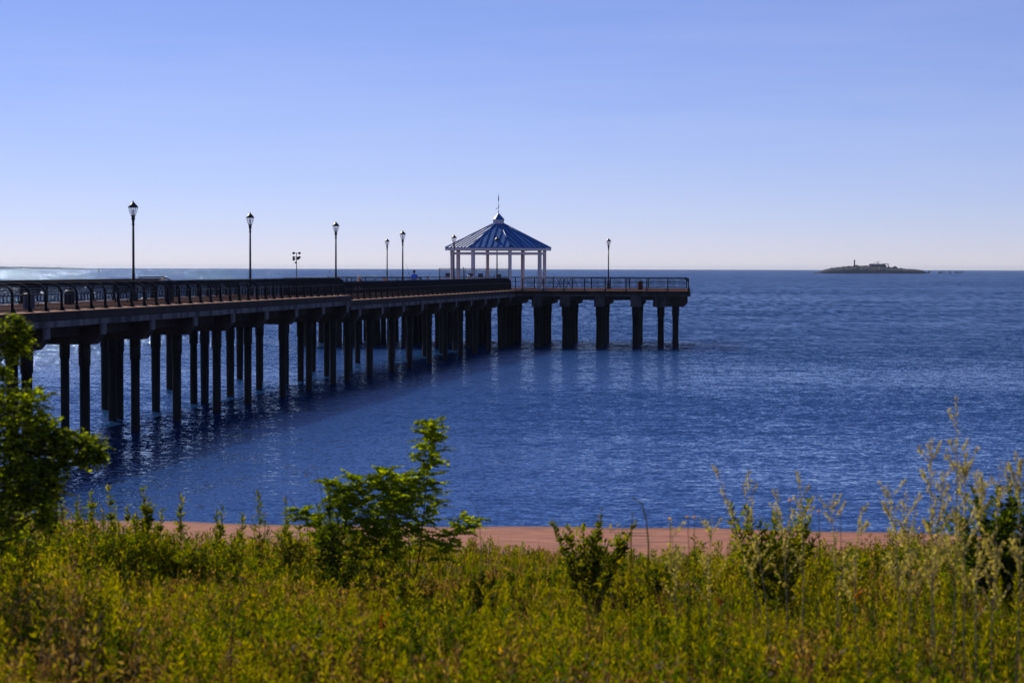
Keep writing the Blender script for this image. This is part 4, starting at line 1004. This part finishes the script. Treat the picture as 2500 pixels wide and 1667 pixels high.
# feathery dry weeds
def feather(x,y,d,xb,yb,lb,nb=9,ln=.2,dens=1.3):
    top=P(x,y,d); base=P(xb,yb,d); g=gz(base.x,d); base.z=g
    root=empty('feathery_weed',base,0,lb,'weed','pale feathery seed stalks at the right')
    tp=top-base; pts=curve((0,0,0),tp,Vector((random.uniform(-.05,.05),0,0)),8); m=MB(); stemtube(m,pts,.004,.0015,4)
    B=[];D=[];Ls=[]
    for k in range(nb):
        t=random.uniform(.45,.98); i=t*7;i0=min(int(i),6); p=pts[i0].lerp(pts[i0+1],i-i0)
        az=random.uniform(0,6.28); dv=Vector((math.cos(az)*.6,math.sin(az)*.5,random.uniform(.5,1.1))).normalized(); l=ln*random.uniform(.5,1.1)*(1.2-.6*t)
        e=p+dv*l+Vector((0,0,.02)); m.tube([p,p.lerp(e,.5),e],.0013,3,cap=False)
        for j in range(int(26*dens)):
            u=random.random()**.6; B.append(p.lerp(e,u)+Vector([random.gauss(0,.004) for _ in range(3)])); D.append(dv+Vector([random.gauss(0,.55) for _ in range(3)])); Ls.append(random.uniform(.010,.026))
    for j in range(int(60*dens)):
        t=random.uniform(.6,1); i=t*7;i0=min(int(i),6); p=pts[i0].lerp(pts[i0+1],i-i0)
        B.append(p+Vector([random.gauss(0,.008) for _ in range(3)])); D.append(Vector([random.gauss(0,.6),random.gauss(0,.6),1])); Ls.append(random.uniform(.008,.02))
    m.build('stem',M['drystem'],root); L_=np.array(Ls)
    leaves_mesh('seed_head',[tuple(v) for v in B],[tuple(v) for v in D],L_,L_*.45,np.zeros(len(B),int),[M['feather']],root)
FW=[(1752,1148,13,1905,1390,'pale feathery stalk leaning left over the thick stemmed shrub'),(1815,1185,13,1890,1380,'short pale stalk above the left part of the thick stemmed shrub'),(1900,1190,13,1930,1380,'pale feathery stalk between two yellow flowers'),(1955,1172,13,1960,1380,'pale feathery stalk right above the thick stemmed shrub'),
(2030,1225,12.5,2040,1390,'pale feathery stalk just left of a yellow flower'),(2105,1240,12,2120,1390,'low pale feathery stalk, left of the tallest group'),(2172,1182,12,2200,1390,'pale feathery stalk left of the slanting brown stem'),(2215,1200,12,2220,1390,'pale feathery stalk beside the slanting brown stem'),
(2275,1095,11.5,2300,1400,'high pale feathery stalk left of the very tallest one'),(2338,985,11.5,2330,1400,'tallest pale feathery stalk, reaching highest at the right'),(2310,1150,11.5,2290,1400,'pale stalk just under the tallest feathery one'),(2360,1130,11.5,2360,1400,'pale feathery stalk just right of the tallest one'),
(2405,1170,11,2400,1400,'feathery stalk in front of the dark right bush, left'),(2448,1122,11,2430,1400,'high feathery stalk above the dark right bush'),(2490,1135,11,2480,1400,'feathery stalk at the right picture edge'),(1640,1270,13,1650,1380,'short pale stalk among the yellow flowers at centre right'),(1740,1265,13,1742,1390,'brown grass seed head left of the thick stemmed shrub')]
for a in FW: feather(*a,nb=22 if a[0]>2150 else 11)
# slanting brown stem with leaves
weed(2290,1190,12,'slanting reddish brown stem with sparse dark leaves at the right',dens=38,ll=.05,wid=.45,stem='redstem',xb=2185,mats=('leaf_dark','leaf_green'),name='slanting_weed',group='tall leafy weeds at the meadow edge')
# yellow flowers
for x,y,dd,lb in((1681,1264,13,'round yellow flower, left one of a close pair above the sand'),(1698,1264,13,'round yellow flower, right one of a close pair above the sand'),(1638,1267,13,'small yellow flower left of the close pair'),(1932,1222,13,'yellow flower against the water above the thick stemmed shrub'),(2055,1250,12.5,'yellow flower against the water between the right shrubs'),(2003,1249,12.5,'small orange yellow flower right of the thick stemmed shrub'),(2260,1277,12,'small orange flower low against the water beside the slanting stem')):
    top=P(x,y,dd); g=gz(top.x,dd); o=empty('yellow_flower',(top.x,dd,g),0,lb,'flower','yellow flowers at the meadow edge'); h=top.z-g
    m=MB(); m.tube(curve((0,0,0),(0,0,h),(random.uniform(-.02,.02),0,0)),.0022,4); m.build('stem',M['stem'],o)
    B=[];D=[]
    for k in range(26):
        a=k*2.4; el=-.3+1.4*(k/26); B.append((0,0,h)); D.append((math.cos(a)*math.cos(el),math.sin(a)*math.cos(el),math.sin(el)))
    leaves_mesh('petals',B,D,np.full(26,.014),np.full(26,.008),np.zeros(26,int),[M['petal']],o)
# curved bare stalks and blades
def stalk(pts,d,lb,mt,seeds=0,r=.0035,name='bare_stalk'):
    w_=[P(x,y,d) for x,y in pts]; g=w_[0].copy(); g.z=gz(g.x,d); o=empty(name,g,0,lb,'stalk'); w_=[g]+w_
    m=MB(); m.tube([p-g for p in w_],[r*(1-.6*i/len(w_)) for i in range(len(w_))],5); m.build('stem',M[mt],o)
    if seeds:
        e=w_[-1]-g; B=[e+Vector([random.gauss(0,.008) for _ in range(3)]) for _ in range(seeds)]
        leaves_mesh('seed_head',[tuple(v) for v in B],rng.normal(size=(seeds,3)),np.full(seeds,.018),np.full(seeds,.007),np.zeros(seeds,int),[M['leaf_dry']],o)
stalk([(800,1300),(781,1190),(772,1150),(762,1134),(752,1138),(747,1160)],17,'bare brown stalk hooking over with a drooping seed head, left of the locust shrub','drystem',16)
stalk([(755,1290),(722,1240),(705,1212),(695,1214),(691,1222)],17,'short bare reddish stalk bending left beside the dark thin spike','redstem',10)
stalk([(1175,1330),(1170,1262),(1160,1232),(1150,1222)],17,'thin bare stalk curving against the water right of the locust shrub','drystem')
stalk([(1586,1330),(1580,1270),(1570,1232),(1545,1213)],12.5,'long pale green grass blade curving left above the sand','leaf_yellow',0,.006,'grass_blade')
stalk([(1543,1320),(1545,1280),(1547,1252)],12.5,'short upright grass blade right of the round leafy shrub','leaf_yellow',0,.005,'grass_blade')
stalk([(170,1380),(150,1270),(140,1200)],15,'dark bare stem rising in front of the left tree','redstem',0,.006)
stalk([(560,1660),(562,1560),(572,1500),(590,1460),(596,1440)],9.6,'thin dark curved stem in the lower left foreground','redstem',0,.004)
# green plant growing on the pier edge
p=P(1193,712,166); o=empty('edge_plant',p,0,'green weed growing out of the pier edge below the curved railing near the gazebo','plant')
n=220; c=rng.normal(size=(n,3))*np.array([.10,.10,.22]); c[:,0]*=1
leaves_mesh('foliage',c,rng.normal(size=(n,3))+np.array([0,0,.5]),np.full(n,.09),np.full(n,.04),rng.integers(0,2,n),[M['leaf_green'],M['leaf_yellow']],o)
m=MB(); m.tube([(0.02,.05,-.5),(0,0,.1)],.02,5); m.build('stem',M['stem'],o)

# air between here and the horizon
hz=MB(); hz.box((0,7650,9.5),(24400,15900,26)); ho=hz.build('haze',None)
hm=bpy.data.materials.new('thin_haze'); hm.use_nodes=True; N=hm.node_tree.nodes; N.remove(N['Principled BSDF'])
pv=N.new('ShaderNodeVolumePrincipled'); pv.inputs['Color'].default_value=(.62,.78,1,1); pv.inputs['Density'].default_value=.000032; pv.inputs['Anisotropy'].default_value=.2
hm.node_tree.links.new(pv.outputs[0],N['Material Output'].inputs['Volume']); ho.data.materials.clear(); ho.data.materials.append(hm); ho['kind']='stuff'; ho['label']='thin pale haze over the bay'
